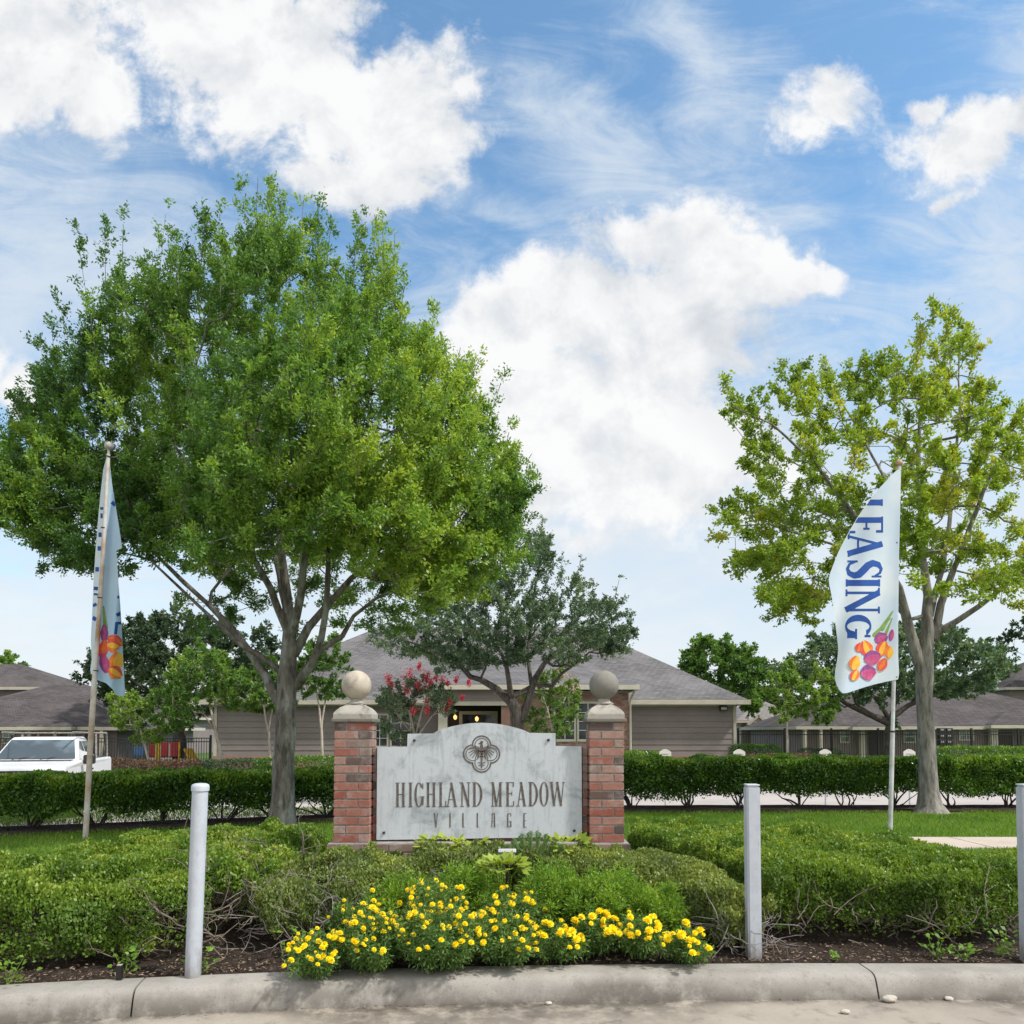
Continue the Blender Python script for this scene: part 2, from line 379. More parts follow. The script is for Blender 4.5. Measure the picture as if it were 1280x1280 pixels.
M = {}
M['road'] = ground_mat('road_concrete', (.345, .305, .258), [((.24, .21, .185), .44, .72, .75, .9), ((.38, .345, .30), .5, .75, .5, 3.1), ((.13, .115, .10), .52, .70, .65, 4), ((.12, .11, .10), .56, .74, .55, 90), ((.42, .39, .35), .62, .72, .5, 140)], .35, .9, .006, (.075, .066, .056))
M['kerb'] = ground_mat('kerb_concrete', (.33, .31, .285), [((.24, .225, .205), .44, .68, .7, 2.4), ((.18, .165, .145), .54, .72, .6, 7), ((.44, .41, .37), .56, .78, .5, 12), ((.12, .10, .09), .54, .72, .6, 70), ((.45, .42, .38), .63, .72, .6, 120)], .35, .9, .006, (.13, .118, .104))
M['soil'] = ground_mat('mulch_soil', (.045, .033, .026), [((.10, .075, .058), .45, .7, .7, 6), ((.018, .014, .012), .5, .7, .7, 22), ((.13, .10, .08), .6, .75, .5, 60)], .9, 1, .04)
M['lawn'] = ground_mat('lawn_ground', (.10, .19, .028), [((.05, .11, .016), .4, .7, .8, 1.3), ((.10, .17, .03), .5, .75, .6, 5), ((.03, .06, .012), .5, .75, .6, 60)], .8, 1, .03)
M['path'] = ground_mat('path_concrete', (.47, .40, .34), [((.36, .30, .25), .4, .7, .6, 2), ((.25, .22, .19), .55, .75, .5, 30)], .2, .9, .004)
M['pave'] = ground_mat('pavement_concrete', (.42, .38, .36), [((.32, .29, .27), .4, .7, .6, .6), ((.25, .23, .21), .55, .75, .4, 9)], .2, .9, .004)
M['field'] = ground_mat('field_ground', (.07, .12, .03), [((.05, .09, .02), .4, .7, .7, .2), ((.10, .12, .05), .5, .75, .5, 2)], .3, 1, .03)
M['grass'] = leaf_mat('grass_blade', [(0, (0.090, 0.189, 0.019)), (.6, (0.149, 0.273, 0.029)), (1, (0.239, 0.308, 0.059))], .4, .5)
M['brick'] = tint_mat('sign_brick', [(0, (.27, .085, .058)), (.3, (.31, .13, .098)), (.55, (.34, .20, .165)), (.8, (.31, .22, .18)), (.92, (.13, .085, .072)), (1, (.10, .075, .068))], .85, .45, 38, .75, 6)
M['mortar'] = plain('mortar', (.33, .31, .295), .95, var=.15, sc=14, bm=.3)
M['slab'] = stone_mat('sign_slab_stone', (.50, .535, .57), (.23, .25, .275), .9, 4.2, True)
M['ink'] = plain('sign_letter_paint', (.075, .062, .055), .7, var=.2, sc=30, c2=(.15, .125, .11))
M['edge'] = plain('sign_edge_black', (.03, .027, .026), .8)
M['caststone'] = stone_mat('cast_stone_warm', (.46, .41, .34), (.22, .19, .16), .7, 7, False, (.47, .27, .16))
M['caststone2'] = stone_mat('cast_stone_grey', (.21, .20, .18), (.16, .145, .13), .8, 7, True)
M['caststone3'] = stone_mat('cast_stone_cap', (.35, .33, .295), (.12, .11, .095), .85, 8)
M['caststonelip'] = stone_mat('cast_stone_lip', (.17, .155, .135), (.07, .062, .055), .8, 9)
M['bolt'] = plain('bolt_bronze', (.05, .045, .045), .5, .3)
def post_mat():
    m, N, b, _ = new_mat('bollard_paint'); v = coords(N); sp = N.n('ShaderNodeSeparateXYZ'); N.put(sp.inputs[0], v)
    n = N.noise(v, 9, 6, .7); n2 = N.noise(N.mapping(v, sc=(1, 1, .25)), 26, 5, .65); col = N.mix(N.sstep(n, .35, .7), (.45, .485, .545, 1), (.39, .42, .47, 1))
    dz = N.math('ADD', sp.outputs[2], N.math('MULTIPLY', N.math('SUBTRACT', n2, .5), .45))
    col = N.mix(N.math('MULTIPLY', N.sstep(dz, .26, -.02), .8), col, (.16, .135, .11, 1))
    col = N.mix(N.math('MULTIPLY', N.sstep(n2, .60, .72), .45), col, (.23, .22, .21, 1))
    N.put(b.inputs['Base Color'], col); b.inputs['Roughness'].default_value = .55; bump(N, b, n, .15, .004); return m
M['post'] = post_mat()
M['pole'] = plain('pole_aluminium', (.60, .62, .64), .42, .25, var=.1, sc=9, c2=(.42, .41, .40))
M['rust'] = plain('pole_weathered', (.58, .57, .55), .55, .1, sc=3.2, c2=(.36, .22, .12))
M['wood'] = plain('finial_wood', (.50, .32, .22), .6, var=.15, sc=30)
M['finialgrey'] = plain('finial_grey', (.5, .48, .46), .6, var=.2, sc=30)
M['black'] = plain('black_plastic', (.015, .015, .016), .5)
M['barkA'] = bark_mat('bark_grey', (.20, .185, .165), (.075, .068, .06), (.36, .385, .36), .6, 6)
M['barkB'] = bark_mat('bark_pale_grey', (.26, .245, .225), (.12, .11, .10), (.37, .35, .31), .5, 7)
M['barkC'] = bark_mat('bark_dark', (.125, .108, .095), (.045, .04, .036), (.17, .165, .155), .35, 9)
M['barkD'] = bark_mat('bark_smooth_pale', (.46, .40, .34), (.30, .25, .20), (.55, .50, .45), .5, 5)
M['twig'] = plain('dry_twig', (.24, .20, .165), .9, var=.2, sc=20, c2=(.12, .095, .08))
M['twiggrey'] = plain('grey_twig', (.30, .275, .26), .9, var=.2, sc=20, c2=(.14, .12, .115))
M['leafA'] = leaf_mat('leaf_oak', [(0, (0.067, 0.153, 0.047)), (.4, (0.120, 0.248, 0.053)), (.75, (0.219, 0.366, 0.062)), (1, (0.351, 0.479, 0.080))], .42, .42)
M['leafB'] = leaf_mat('leaf_yellow_green', [(0, (0.146, 0.247, 0.032)), (.5, (0.263, 0.385, 0.047)), (.85, (0.370, 0.448, 0.063)), (1, (0.414, 0.425, 0.084))], .45, .45)
M['leafC'] = leaf_mat('leaf_live_oak', [(0, (0.063, 0.116, 0.068)), (.5, (0.124, 0.201, 0.113)), (1, (0.209, 0.302, 0.163))], .22, .4)
M['leafD'] = leaf_mat('leaf_fresh_green', [(0, (0.079, 0.167, 0.041)), (.5, (0.135, 0.258, 0.058)), (1, (0.239, 0.363, 0.076))], .38, .45)
M['leafE'] = leaf_mat('leaf_dark_mass', [(0, (0.029, 0.058, 0.031)), (.5, (0.055, 0.094, 0.047)), (1, (0.098, 0.150, 0.072))], .2, .5)
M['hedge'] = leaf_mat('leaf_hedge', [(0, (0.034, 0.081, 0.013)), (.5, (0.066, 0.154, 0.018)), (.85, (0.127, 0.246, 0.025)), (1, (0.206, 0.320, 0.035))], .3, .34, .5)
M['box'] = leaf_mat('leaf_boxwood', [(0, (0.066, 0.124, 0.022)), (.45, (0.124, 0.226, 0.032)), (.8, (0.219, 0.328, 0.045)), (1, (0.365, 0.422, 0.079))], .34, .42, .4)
M['olive'] = leaf_mat('leaf_olive', [(0, (0.079, 0.105, 0.045)), (.45, (0.149, 0.211, 0.060)), (.8, (0.280, 0.351, 0.083)), (1, (0.473, 0.491, 0.105))], .3, .45, .4)
M['redleaf'] = leaf_mat('leaf_bronze', [(0, (.07, .035, .03)), (.6, (.13, .07, .055)), (1, (.14, .12, .05))], .25, .5)
M['fern'] = leaf_mat('leaf_feathery', [(0, (0.110, 0.224, 0.032)), (.6, (0.212, 0.374, 0.044)), (1, (0.365, 0.524, 0.065))], .4, .5)
M['mari'] = leaf_mat('leaf_marigold', [(0, (0.072, 0.150, 0.043)), (.6, (0.130, 0.240, 0.060)), (1, (0.224, 0.344, 0.083))], .3, .5)
M['lime'] = leaf_mat('leaf_chartreuse', [(0, (.24, .34, .045)), (1, (.40, .48, .07))], .4, .45)
M['petal'] = leaf_mat('petal_yellow', [(0, (.84, .60, .008)), (.4, (.92, .78, .015)), (1, (.94, .84, .03))], .3, .6)
M['crape'] = leaf_mat('petal_crape', [(0, (.60, .05, .11)), (1, (.78, .17, .26))], .3, .6)
M['blush'] = leaf_mat('petal_blush', [(0, (.55, .38, .34)), (1, (.68, .52, .46))], .3, .6)
M['dry'] = tint_mat('dry_leaf', [(0, (.10, .065, .045)), (.5, (.22, .15, .10)), (1, (.40, .33, .26))], .9, .2)
M['siding'] = plain('siding_taupe', (.235, .197, .190), .75, var=.06, sc=.7)
M['cream'] = plain('trim_cream', (.50, .46, .385), .7, var=.06, sc=2)
M['roof'] = roof_mat('roof_shingle_grey', (.115, .112, .118), (.175, .168, .172))
M['roofdark'] = roof_mat('roof_shingle_dark', (.070, .062, .062), (.11, .099, .098))
M['roofpale'] = roof_mat('roof_shingle_pale', (.19, .175, .17), (.26, .24, .235))
M['wallbeige'] = plain('wall_beige', (.40, .35, .31), .8, var=.06, sc=1)
M['housebrick'] = tint_mat('house_brick', [(0, (.25, .12, .09)), (.5, (.33, .19, .15)), (1, (.36, .25, .21))], .9, .2, 30, .3, 3)
M['glass'] = glass_mat('window_glass')
M['glassgreen'] = glass_mat('window_blind', (.10, .13, .12), .15)
M['dark'] = plain('dark_interior', (.03, .022, .018), .8, var=.2, sc=1)
M['door'] = plain('dark_door', (.035, .025, .022), .5, var=.1)
M['iron'] = plain('fence_iron', (.022, .022, .023), .5)
M['carpaint'] = plain('truck_paint', (.74, .75, .77), .28, var=.03, sc=1, spec=.6)
M['carblack'] = plain('truck_trim', (.025, .025, .027), .45)
M['carglass'] = glass_mat('truck_glass', (.05, .07, .085), .03)
M['chrome'] = plain('truck_chrome', (.55, .55, .57), .2, .9)
M['rubber'] = plain('rubber', (.018, .018, .018), .85)
M['white'] = plain('sign_white', (.70, .68, .64), .6, var=.05)
M['red'] = plain('play_red', (.45, .03, .035), .45)
M['yellow'] = plain('play_yellow', (.70, .42, .03), .45)
M['blue'] = plain('play_blue', (.10, .22, .50), .45)
M['lamp'] = emit_mat('lamp_glow', (1.0, .52, .18), 1.3)
M['stone'] = stone_mat('pebble', (.46, .42, .37), (.25, .22, .2), .5, 30)
M['grey'] = plain('floodlight_grey', (.36, .39, .43), .5)
def cloth_mat(name, c, c2):
    m, N, b, o = new_mat(name); v = coords(N); n = N.noise(v, 1.2, 3, .5)
    col = N.mix(N.sstep(n, .35, .65), (*c, 1), (*c2, 1)); N.put(b.inputs['Base Color'], col); b.inputs['Roughness'].default_value = .75
    tr = N.n('ShaderNodeBsdfTranslucent'); N.put(tr.inputs[0], col); mx = N.n('ShaderNodeMixShader'); mx.inputs[0].default_value = .3
    L = m.node_tree.links; L.new(b.outputs[0], mx.inputs[1]); L.new(tr.outputs[0], mx.inputs[2]); L.new(mx.outputs[0], o.inputs[0]); return m
M['flag'] = cloth_mat('flag_cloth', (.76, .82, .88), (.60, .72, .86))
M['flagblue'] = cloth_mat('flag_cloth_blue', (.50, .66, .82), (.42, .60, .80))
M['navy'] = plain('print_navy', (.010, .075, .34), .75)
M['orange'] = plain('print_orange', (.72, .13, .025), .75, c2=(.80, .24, .03), sc=14)
M['gold'] = plain('print_gold', (.80, .38, .03), .75, c2=(.86, .52, .08), sc=14)
M['magenta'] = plain('print_magenta', (.42, .045, .16), .75, c2=(.56, .12, .27), sc=14)
M['purple'] = plain('print_purple', (.19, .045, .20), .75, c2=(.28, .08, .27), sc=14)
M['stemgreen'] = plain('print_green', (.15, .28, .06), .75, c2=(.26, .36, .12), sc=14)
M['crimson'] = plain('print_crimson', (.62, .05, .05), .75, c2=(.70, .12, .08), sc=14)

# ------------------------------------------------------------------ the ground
_cx = np.array([-60, -12, -6, -4.2, -2.9, -1.7, -.6, .6, 2, 3.6, 6, 12, 60.]); _cy = np.array([-8., 2.2, 4.25, 4.66, 4.93, 5.12, 5.25, 5.31, 5.34, 5.33, 5.25, 4.6, -3.])
def kerb_y(x):
    x = np.asarray(x, float); return sum(np.interp(x + o, _cx, _cy) for o in (-.8, -.4, 0, .4, .8)) / 5
def zg(x, y):
    x = np.asarray(x, float); y = np.asarray(y, float); t = y - kerb_y(x)
    z = .145 + .255 * smooth((t - .25) / 2.6) + .10 * np.exp(-(x / 1.7) ** 2 - ((y - 7.2) / .9) ** 2)
    return z
def sheet(name, xs, ys, zf, mat, bumpa=0.0, yf=None, dirt=None):
    X, Y = np.meshgrid(xs, ys)
    if yf is not None: Y = yf(X, Y)
    Z = zf(X, Y)
    if bumpa: Z = Z + (vnoise(np.stack([X, Y, 0 * X], -1), 9) - .5) * bumpa + (vnoise(np.stack([X, Y, 0 * X], -1), 25) - .5) * bumpa * .6
    v = np.stack([X, Y, Z], -1).reshape(-1, 3); nx = len(xs); ny = len(ys)
    i = np.arange((ny - 1) * (nx - 1)); r = i // (nx - 1); c = i % (nx - 1); a = r * nx + c
    o = structure(np_mesh(name, v, np.stack([a, a + 1, a + nx + 1, a + nx], 1), mat, None, None, True))
    if dirt is not None: at = o.data.attributes.new('dirt', 'FLOAT', 'POINT'); at.data.foreach_set('value', dirt(X, Y).astype(np.float32).ravel())
    return o
xw = np.concatenate([np.linspace(-60, -8, 30), np.linspace(-7.9, 7.9, 140), np.linspace(8, 60, 30)])
sheet('road', xw, np.concatenate([np.linspace(0, .97, 8), np.linspace(.975, 1, 60)]), lambda x, y: 0 * x, M['road'], 0, lambda X, Y: -70 + Y * (kerb_y(X) + .02 + 70),
      lambda x, y: np.clip(1.15 * np.exp(-np.maximum(kerb_y(x) - y, 0) / (.05 + .75 * vnoise(np.stack([x, 0 * x, 0 * x + 3], -1), 1.1) ** 3)), 0, 1))
# kerb: a rolled profile swept along the curve, with joints
def build_kerb():
    prof = [(0.0, -.05), (0.0, .004), (.014, .04), (.032, .09), (.048, .122), (.070, .141), (.10, .149), (.14, .151), (.29, .152), (.30, .150), (.31, .10), (.31, -.05)]
    mb = MB(); edges = [-60, -30, -12, -5.6, P(158, 1230, 4.95)[0], -.2 + .0, P(1097, 1215, 5.35)[0], 5.4, 12, 30, 60]
    edges.remove(-.2)
    for a, b in zip(edges[:-1], edges[1:]):
        n = max(int((b - a) / .12), 2) if abs(a) < 13 else 12
        xs = np.linspace(a + .006, b - .006, n); vs = []; k = len(prof)
        for x in xs:
            y0 = float(kerb_y(x)); sl = float(kerb_y(x + .05) - kerb_y(x - .05)) / .1; nl = math.hypot(1, sl)
            for (o, z) in prof: vs.append((x - sl / nl * o, y0 + o / nl, z + .004 * float(vnoise([x * 3, o * 9, z * 9], 1.0) - .5)))
        fs = [(i * k + j, (i + 1) * k + j, (i + 1) * k + j + 1, i * k + j + 1) for i in range(n - 1) for j in range(k - 1)]
        mb.add(vs, fs, .5, True); mb.add(vs[:k], [tuple(range(k))]); mb.add(vs[-k:], [tuple(range(k))[::-1]])
    o = mb.build('kerb', M['kerb']); structure(o)
    co = np.zeros(len(o.data.vertices) * 3, np.float32); o.data.vertices.foreach_get('co', co); co = co.reshape(-1, 3).astype(float)
    q = np.stack([co[:, 0], 0 * co[:, 0], 0 * co[:, 0]], 1); dz = np.clip(1.2 - co[:, 2] / (.04 + .13 * vnoise(q, 1.7)), 0, 1) * .9 + .75 * np.clip((vnoise(q + 5, 2.3) - .52) * 4, 0, 1) * np.clip(1.6 - co[:, 2] / .13, 0, 1)
    at = o.data.attributes.new('dirt', 'FLOAT', 'POINT'); at.data.foreach_set('value', np.clip(dz, 0, 1).astype(np.float32))
build_kerb()
sheet('soil_bed', np.linspace(-5.6, 4.7, 240), np.linspace(0, 1, 60), lambda x, y: zg(x, y) - .01, M['soil'], .035, lambda X, Y: kerb_y(X) + .29 + Y * (8.6 - kerb_y(X) - .29))
def back_edge(x):
    return np.interp(x, [-40, -7.6, -2.35, 1.75, 40], [9.6, 11.2, 13.45, 14.72, 15.2])
sheet('lawn', np.linspace(-22, 22, 120), np.linspace(0, 1, 60), lambda x, y: zg(x, y) + .004 - .03 * (y < 8.55), M['lawn'], .015, lambda X, Y: 8.3 + Y * (back_edge(X) - 8.3))
for a_, b_ in ((-22, -5.55), (4.65, 22)):
    sheet('lawn', np.linspace(a_, b_, 60), np.linspace(0, 1, 20), lambda x, y: zg(x, y) - .004, M['lawn'], .015, lambda X, Y: kerb_y(X) + .30 + Y * (8.6 - kerb_y(X) - .30))
# mulched strips under the hedges and a ring of bare earth
def strip(name, a, b, w, mat):
    n = 80; a = np.array(a); b = np.array(b); d = unit(b - a); nrm = np.array([-d[1], d[0]]); vs = []
    for i in range(n + 1):
        c = a + (b - a) * i / n
        for s in (-1, -.5, 0, .5, 1):
            q = c + nrm * s * (w + .12 * (float(vnoise([c[0] * 2, c[1] * 2, s], 1)) - .5)); vs.append((q[0], q[1], float(zg(q[0], q[1])) + .02 + .05 * (1 - abs(s)) * float(vnoise([q[0] * 4, q[1] * 4, 1.], 1))))
    fs = [(i * 5 + j, (i + 1) * 5 + j, (i + 1) * 5 + j + 1, i * 5 + j + 1) for i in range(n) for j in range(4)]
    mb = MB(); mb.add(vs, fs, .5, True); return structure(mb.build(name, mat))
HL = ((-7.6, 10.6), (-2.35, 12.75)); HR = ((1.75, 14.05), (10.2, 14.15))
strip('mulch_strip', HL[0], HL[1], .55, M['soil']); strip('mulch_strip', HR[0], HR[1], .62, M['soil'])
sheet('bank', np.linspace(-24, 24, 60), np.linspace(0, 1, 8), lambda x, y: .40 - .56 * smooth((y - back_edge(x) + .02) / .7), M['soil'], .01, lambda X, Y: back_edge(X) - .05 + Y * 1.1)
sheet('pavement', np.linspace(-60, 60, 60), np.linspace(0, 1, 10), lambda x, y: -.12 + 0 * x, M['pave'], 0, lambda X, Y: back_edge(X) + .6 + Y * (29 - back_edge(X) - .6))
sheet('ground', np.linspace(-1500, 1500, 40), np.concatenate([np.linspace(-400, 60, 30), np.linspace(80, 1800, 20)]), lambda x, y: -.20 + 0 * x, M['field'])
# concrete path on the right
def build_path():
    mb = MB()
    for (a, b) in (((4.6, 9.27), (5.52, 10.2)), ((5.54, 9.27), (7.5, 10.2)), ((7.52, 9.27), (9.5, 10.2)), ((9.52, 9.27), (14, 10.2))):
        sk = -.35 if a[0] > 5 else -.3
        z = .425; mb.add([(a[0], a[1], z), (b[0], a[1], z), (b[0] + sk * 0 , b[1], z), (a[0], b[1], z), (a[0], a[1], .3), (b[0], a[1], .3), (b[0], b[1], .3), (a[0], b[1], .3)],
               [(0, 1, 2, 3), (0, 4, 5, 1), (1, 5, 6, 2), (2, 6, 7, 3), (3, 7, 4, 0)])
    structure(mb.build('path', M['path']))
build_path()

# ------------------------------------------------------------------ sign letters
def seg(X, Y, a, b, w0, w1=None):
    w1 = w0 if w1 is None else w1; ax, ay = a; bx, by = b; dx, dy = bx - ax, by - ay; L = max(dx * dx + dy * dy, 1e-9)
    t = np.clip(((X - ax) * dx + (Y - ay) * dy) / L, 0, 1)
    return (w0 + (w1 - w0) * t) / 2 - np.hypot(X - ax - t * dx, Y - ay - t * dy)
def bar(X, Y, a, b, w):
    ax, ay = a; bx, by = b; L = math.hypot(bx - ax, by - ay); ex, ey = (bx - ax) / L, (by - ay) / L
    t = (X - ax) * ex + (Y - ay) * ey; s = -(X - ax) * ey + (Y - ay) * ex
    return np.minimum(w / 2 - np.abs(s), np.minimum(t, L - t))
def ell(X, Y, cx, cy, rx, ry): return (1 - np.hypot((X - cx) / rx, (Y - cy) / ry)) * min(rx, ry)
def U(*a):
    r = a[0]
    for b in a[1:]: r = np.maximum(r, b)
    return r
def glyph(ch, X, Y, w, h, tk, tn, sf=.11):
    """letter in a w x h box, thick stroke tk, thin stroke tn, serif half length sf*h"""
    st = lambda x, t=tk: bar(X, Y, (x, 0), (x, h), t)
    se = lambda x, y, l=sf * h: bar(X, Y, (x - l, y + (tn / 2 if y < h / 2 else -tn / 2)), (x + l, y + (tn / 2 if y < h / 2 else -tn / 2)), tn)
    e = sf * h; a = e; b = w - e
    if ch == 'I': return U(st(w / 2), se(w / 2, 0, w / 2), se(w / 2, h, w / 2))
    if ch == 'H': return U(st(a), st(b), bar(X, Y, (a, h * .52), (b, h * .52), tn * 1.2), se(a, 0), se(a, h), se(b, 0), se(b, h))
    if ch == 'L': return U(st(a), se(a, h), bar(X, Y, (0, tn / 2), (w, tn / 2), tn), bar(X, Y, (w - tn / 2, 0), (w - tn / 2, h * .24), tn * 1.3))
    if ch == 'E': return U(st(a), bar(X, Y, (0, tn / 2), (w, tn / 2), tn), bar(X, Y, (0, h - tn / 2), (w * .96, h - tn / 2), tn), bar(X, Y, (a, h * .53), (w * .74, h * .53), tn),
                           bar(X, Y, (w - tn / 2, 0), (w - tn / 2, h * .22), tn * 1.3), bar(X, Y, (w * .96 - tn / 2, h * .8), (w * .96 - tn / 2, h), tn * 1.3), bar(X, Y, (w * .74, h * .44), (w * .74, h * .62), tn))
    if ch == 'A': return U(bar(X, Y, (a, 0), (w * .5, h), tn * 1.25), bar(X, Y, (b, 0), (w * .5 - tk * .2, h), tk), bar(X, Y, (w * .26, h * .3), (w * .76, h * .3), tn), se(a, 0, e * .9), se(b, 0, e * .9))
    if ch == 'N': return U(st(a, tn * 1.3), st(b, tn * 1.3), bar(X, Y, (a - tn * .2, h - tn * .3), (b, 0), tk), se(a, 0), se(a - tn, h, e * .9), se(b, h))
    if ch == 'M': return U(st(a, tn * 1.3), st(b, tk), bar(X, Y, (a, h), (w * .5, 0), tk), bar(X, Y, (w * .5, 0), (b, h), tn * 1.1), se(a, 0, e * .9), se(b, 0), se(a - tn, h, e * .7), se(b + tn, h, e * .7))
    if ch == 'W': return U(bar(X, Y, (a * .8, h), (w * .3, 0), tk), bar(X, Y, (w * .3, 0), (w * .5, h), tn * 1.1), bar(X, Y, (w * .48, h), (w * .74, 0), tk), bar(X, Y, (w * .74, 0), (w - a * .8, h), tn * 1.1),
                           se(a * .8, h, e * .8), se(w - a * .8, h, e * .8), se(w * .49, h, e * .8))
    if ch in 'OQ': return np.minimum(ell(X, Y, w / 2, h / 2, w / 2, h / 2), -ell(X, Y, w / 2, h / 2, w / 2 - tk, h / 2 - tn))
    if ch == 'D':
        ring = np.minimum(ell(X, Y, w * .3, h / 2, w * .7, h / 2), -ell(X, Y, w * .3, h / 2, w * .7 - tk, h / 2 - tn))
        return U(st(a), np.minimum(ring, X - a), bar(X, Y, (0, tn / 2), (a + tk, tn / 2), tn), bar(X, Y, (0, h - tn / 2), (a + tk, h - tn / 2), tn))
    if ch == 'G':
        ring = np.minimum(ell(X, Y, w / 2, h / 2, w / 2, h / 2), -ell(X, Y, w / 2, h / 2, w / 2 - tk, h / 2 - tn))
        ring = np.minimum(ring, np.maximum(w * .62 - X, np.maximum(Y - h * .8, h * .42 - Y)))
        return U(ring, bar(X, Y, (w - tk / 2, h * .08), (w - tk / 2, h * .42), tk), bar(X, Y, (w * .6, h * .42), (w + e * .4, h * .42), tn), bar(X, Y, (w - tn, h * .74), (w - tn, h * .97), tn * 1.2))
    if ch == 'S':
        c = [(.88, .80, .3), (.72, .93, .4), (.48, .965, .5), (.22, .88, .9), (.14, .73, 1.05), (.28, .60, 1.15), (.55, .48, 1.2), (.80, .36, 1.15), (.87, .23, 1.0), (.75, .09, .8), (.48, .035, .5), (.2, .09, .4), (.08, .24, .3)]
        r = None
        for (x0, y0, w0), (x1, y1, w1) in zip(c[:-1], c[1:]):
            q = seg(X, Y, (x0 * w, y0 * h), (x1 * w, y1 * h), w0 * tk, w1 * tk); r = q if r is None else np.maximum(r, q)
        return U(r, bar(X, Y, (.93 * w, .70 * h), (.93 * w, .97 * h), tn), bar(X, Y, (.04 * w, .03 * h), (.04 * w, .32 * h), tn))
    if ch == 'V': return U(bar(X, Y, (w * .08, h), (w * .5, 0), tk), bar(X, Y, (w * .5, 0), (w * .92, h), tn), se(w * .08, h, w * .12), se(w * .92, h, w * .12))

# ------------------------------------------------------------------ the monument sign
SD = 7.2
def z8(x, y, d=SD): return P(480 + x / 4, 880 + y / 4, d)
def build_sign():
    rs = random.Random(3)
    base = P(598, 1062, SD); zb = float(zg(0, 7.3)) - .05
    root = thing('monument_sign', 'brick and stone monument sign between two ball topped pillars behind the yellow flowers', 'sign', (base[0], SD + .2, zb))
    cz = .0755
    def bricks(mb, mo, x0, x1, y0, y1, z0, z1, phase=0, wear=0.):
        mo.box(x0 + .008, x1 - .008, y0 + .008, y1 - .008, z0, z1)
        n = max(1, int(round((z1 - z0) / cz))); c = (z1 - z0) / n
        def tt(z):
            k = (z - z0) / (z1 - z0)
            r = rs.random()
            if r < .13: return rs.uniform(.92, 1)
            return min(.85, max(0, rs.gauss(.22 + .5 * k, .26)))
        th = .095
        for i in range(n):
            za = z0 + i * c + .006; zt = z0 + (i + 1) * c - .006; L = .215; x = x0 - ((i + phase) % 2) * .11
            while x < x1 - .01:
                a = max(x, x0) + .005 * (x > x0); b = min(x + L, x1) - .005 * (x + L < x1)
                if b - a > .02:
                    for (ya, yb) in ((y0, y0 + th), (y1 - th, y1)):
                        j = rs.uniform(-.0015, .0015); mb.box(a, b, ya + j, yb + j, za, zt, tt(za), .003)
                x += L + .002
            y = y0 + th + .01
            if y1 - th - y > .03:
                for (xa, xb) in ((x0, x0 + th), (x1 - th, x1)):
                    mb.box(xa, xb, y, y1 - th - .01, za, zt, tt(za), .003)
    xl0, xl1 = P(417, 1000, SD - .08)[0], P(462, 1000, SD - .08)[0]
    xr0, xr1 = P(737, 1000, SD - .08)[0], P(780, 1000, SD - .08)[0]
    zt = P(440, 903, SD)[2]; zp = P(440, 1052, SD)[2]
    yf, yb_ = SD - .08, SD + .25
    for (x0, x1, capm, ballm, ph, lab) in ((xl0, xl1, 'caststone3', 'caststone', 0, 'brick pillar with an orange stained stone ball'), (xr0, xr1, 'caststone3', 'caststone2', 1, 'brick pillar with a grey streaked stone ball')):
        mb = MB(); mo = MB(); bricks(mb, mo, x0, x1, yf, yb_, zp, zt, ph)
        pil = mb.build('brick_pillar', M['brick'], root); pil['label'] = lab
        mo.build('mortar_core', M['mortar'], pil)
        cx = (x0 + x1) / 2; cy = (yf + yb_) / 2; hw = (x1 - x0) / 2
        c = MB(); c.box(cx - hw - .028, cx + hw + .028, cy - hw - .028, cy + hw + .028, zt, zt + .035, .5, .008)
        cap0 = c.build('pillar_cap_base', M['caststonelip'], pil)
        c = MB(); a = hw + .012
        prof = [(a, .035), (a, .072), (a * .96, .088), (a * .86, .110), (a * .70, .135), (a * .50, .152), (a * .38, .168)]
        for (r0, q0), (r1, q1) in zip(prof[:-1], prof[1:]):
            lo = [(cx + sx * r0, cy + sy * r0, zt + q0) for sx, sy in ((-1, -1), (1, -1), (1, 1), (-1, 1))]; hi = [(cx + sx * r1, cy + sy * r1, zt + q1) for sx, sy in ((-1, -1), (1, -1), (1, 1), (-1, 1))]
            c.add(lo + hi, [(k, (k + 1) % 4, 4 + (k + 1) % 4, 4 + k) for k in range(4)])
        c.lathe([(.001, .165), (.085, .166), (.088, .172), (.062, .186), (.052, .20), (.055, .215), (.03, .225)], (cx, cy, zt), 28)
        c.build('pillar_cap', M[capm], pil)
        r = 18.7 / 1000 * SD; b = MB(); b.ball((cx, cy, zt + .205 + r), r, 40); b.build('ball_finial', M[ballm], pil)
    # brick wall between the pillars and its footing course
    x0, x1 = xl1 + .004, xr0 - .004; zs = P(600, 934.5, SD)[2]
    mb = MB(); mo = MB(); bricks(mb, mo, x0, x1, SD + .04, SD + .20, zp, zs)
    w = mb.build('brick_wall', M['brick'], root); mo.build('mortar_core', M['mortar'], w)
    mb = MB(); mo = MB(); bricks(mb, mo, xl0 - .045, xr1 + .045, yf - .05, yb_ + .05, zb, zp, 1)
    w = mb.build('brick_footing', M['brick'], root); mo.build('mortar_core', M['mortar'], w)
    # stone slab: stepped shoulders and an arched middle (points in z8 pixels)
    out = [(-38, 680), (990, 664), (988, 212), (858, 210), (858, 146), (728, 144)]
    for i in range(1, 20):
        t = i / 20; x = 728 + (245 - 728) * t; out.append((x, 144 - 50 * math.sin(math.pi * t) ** .8))
    out += [(245, 147), (118, 149), (116, 214), (-34, 216)]
    pts = [(z8(x, y)[0], z8(x, y)[2]) for x, y in out]
    mb = MB(); mb.poly_prism(pts, SD, SD + .036)
    slab = mb.build('stone_panel', M['slab'], root)
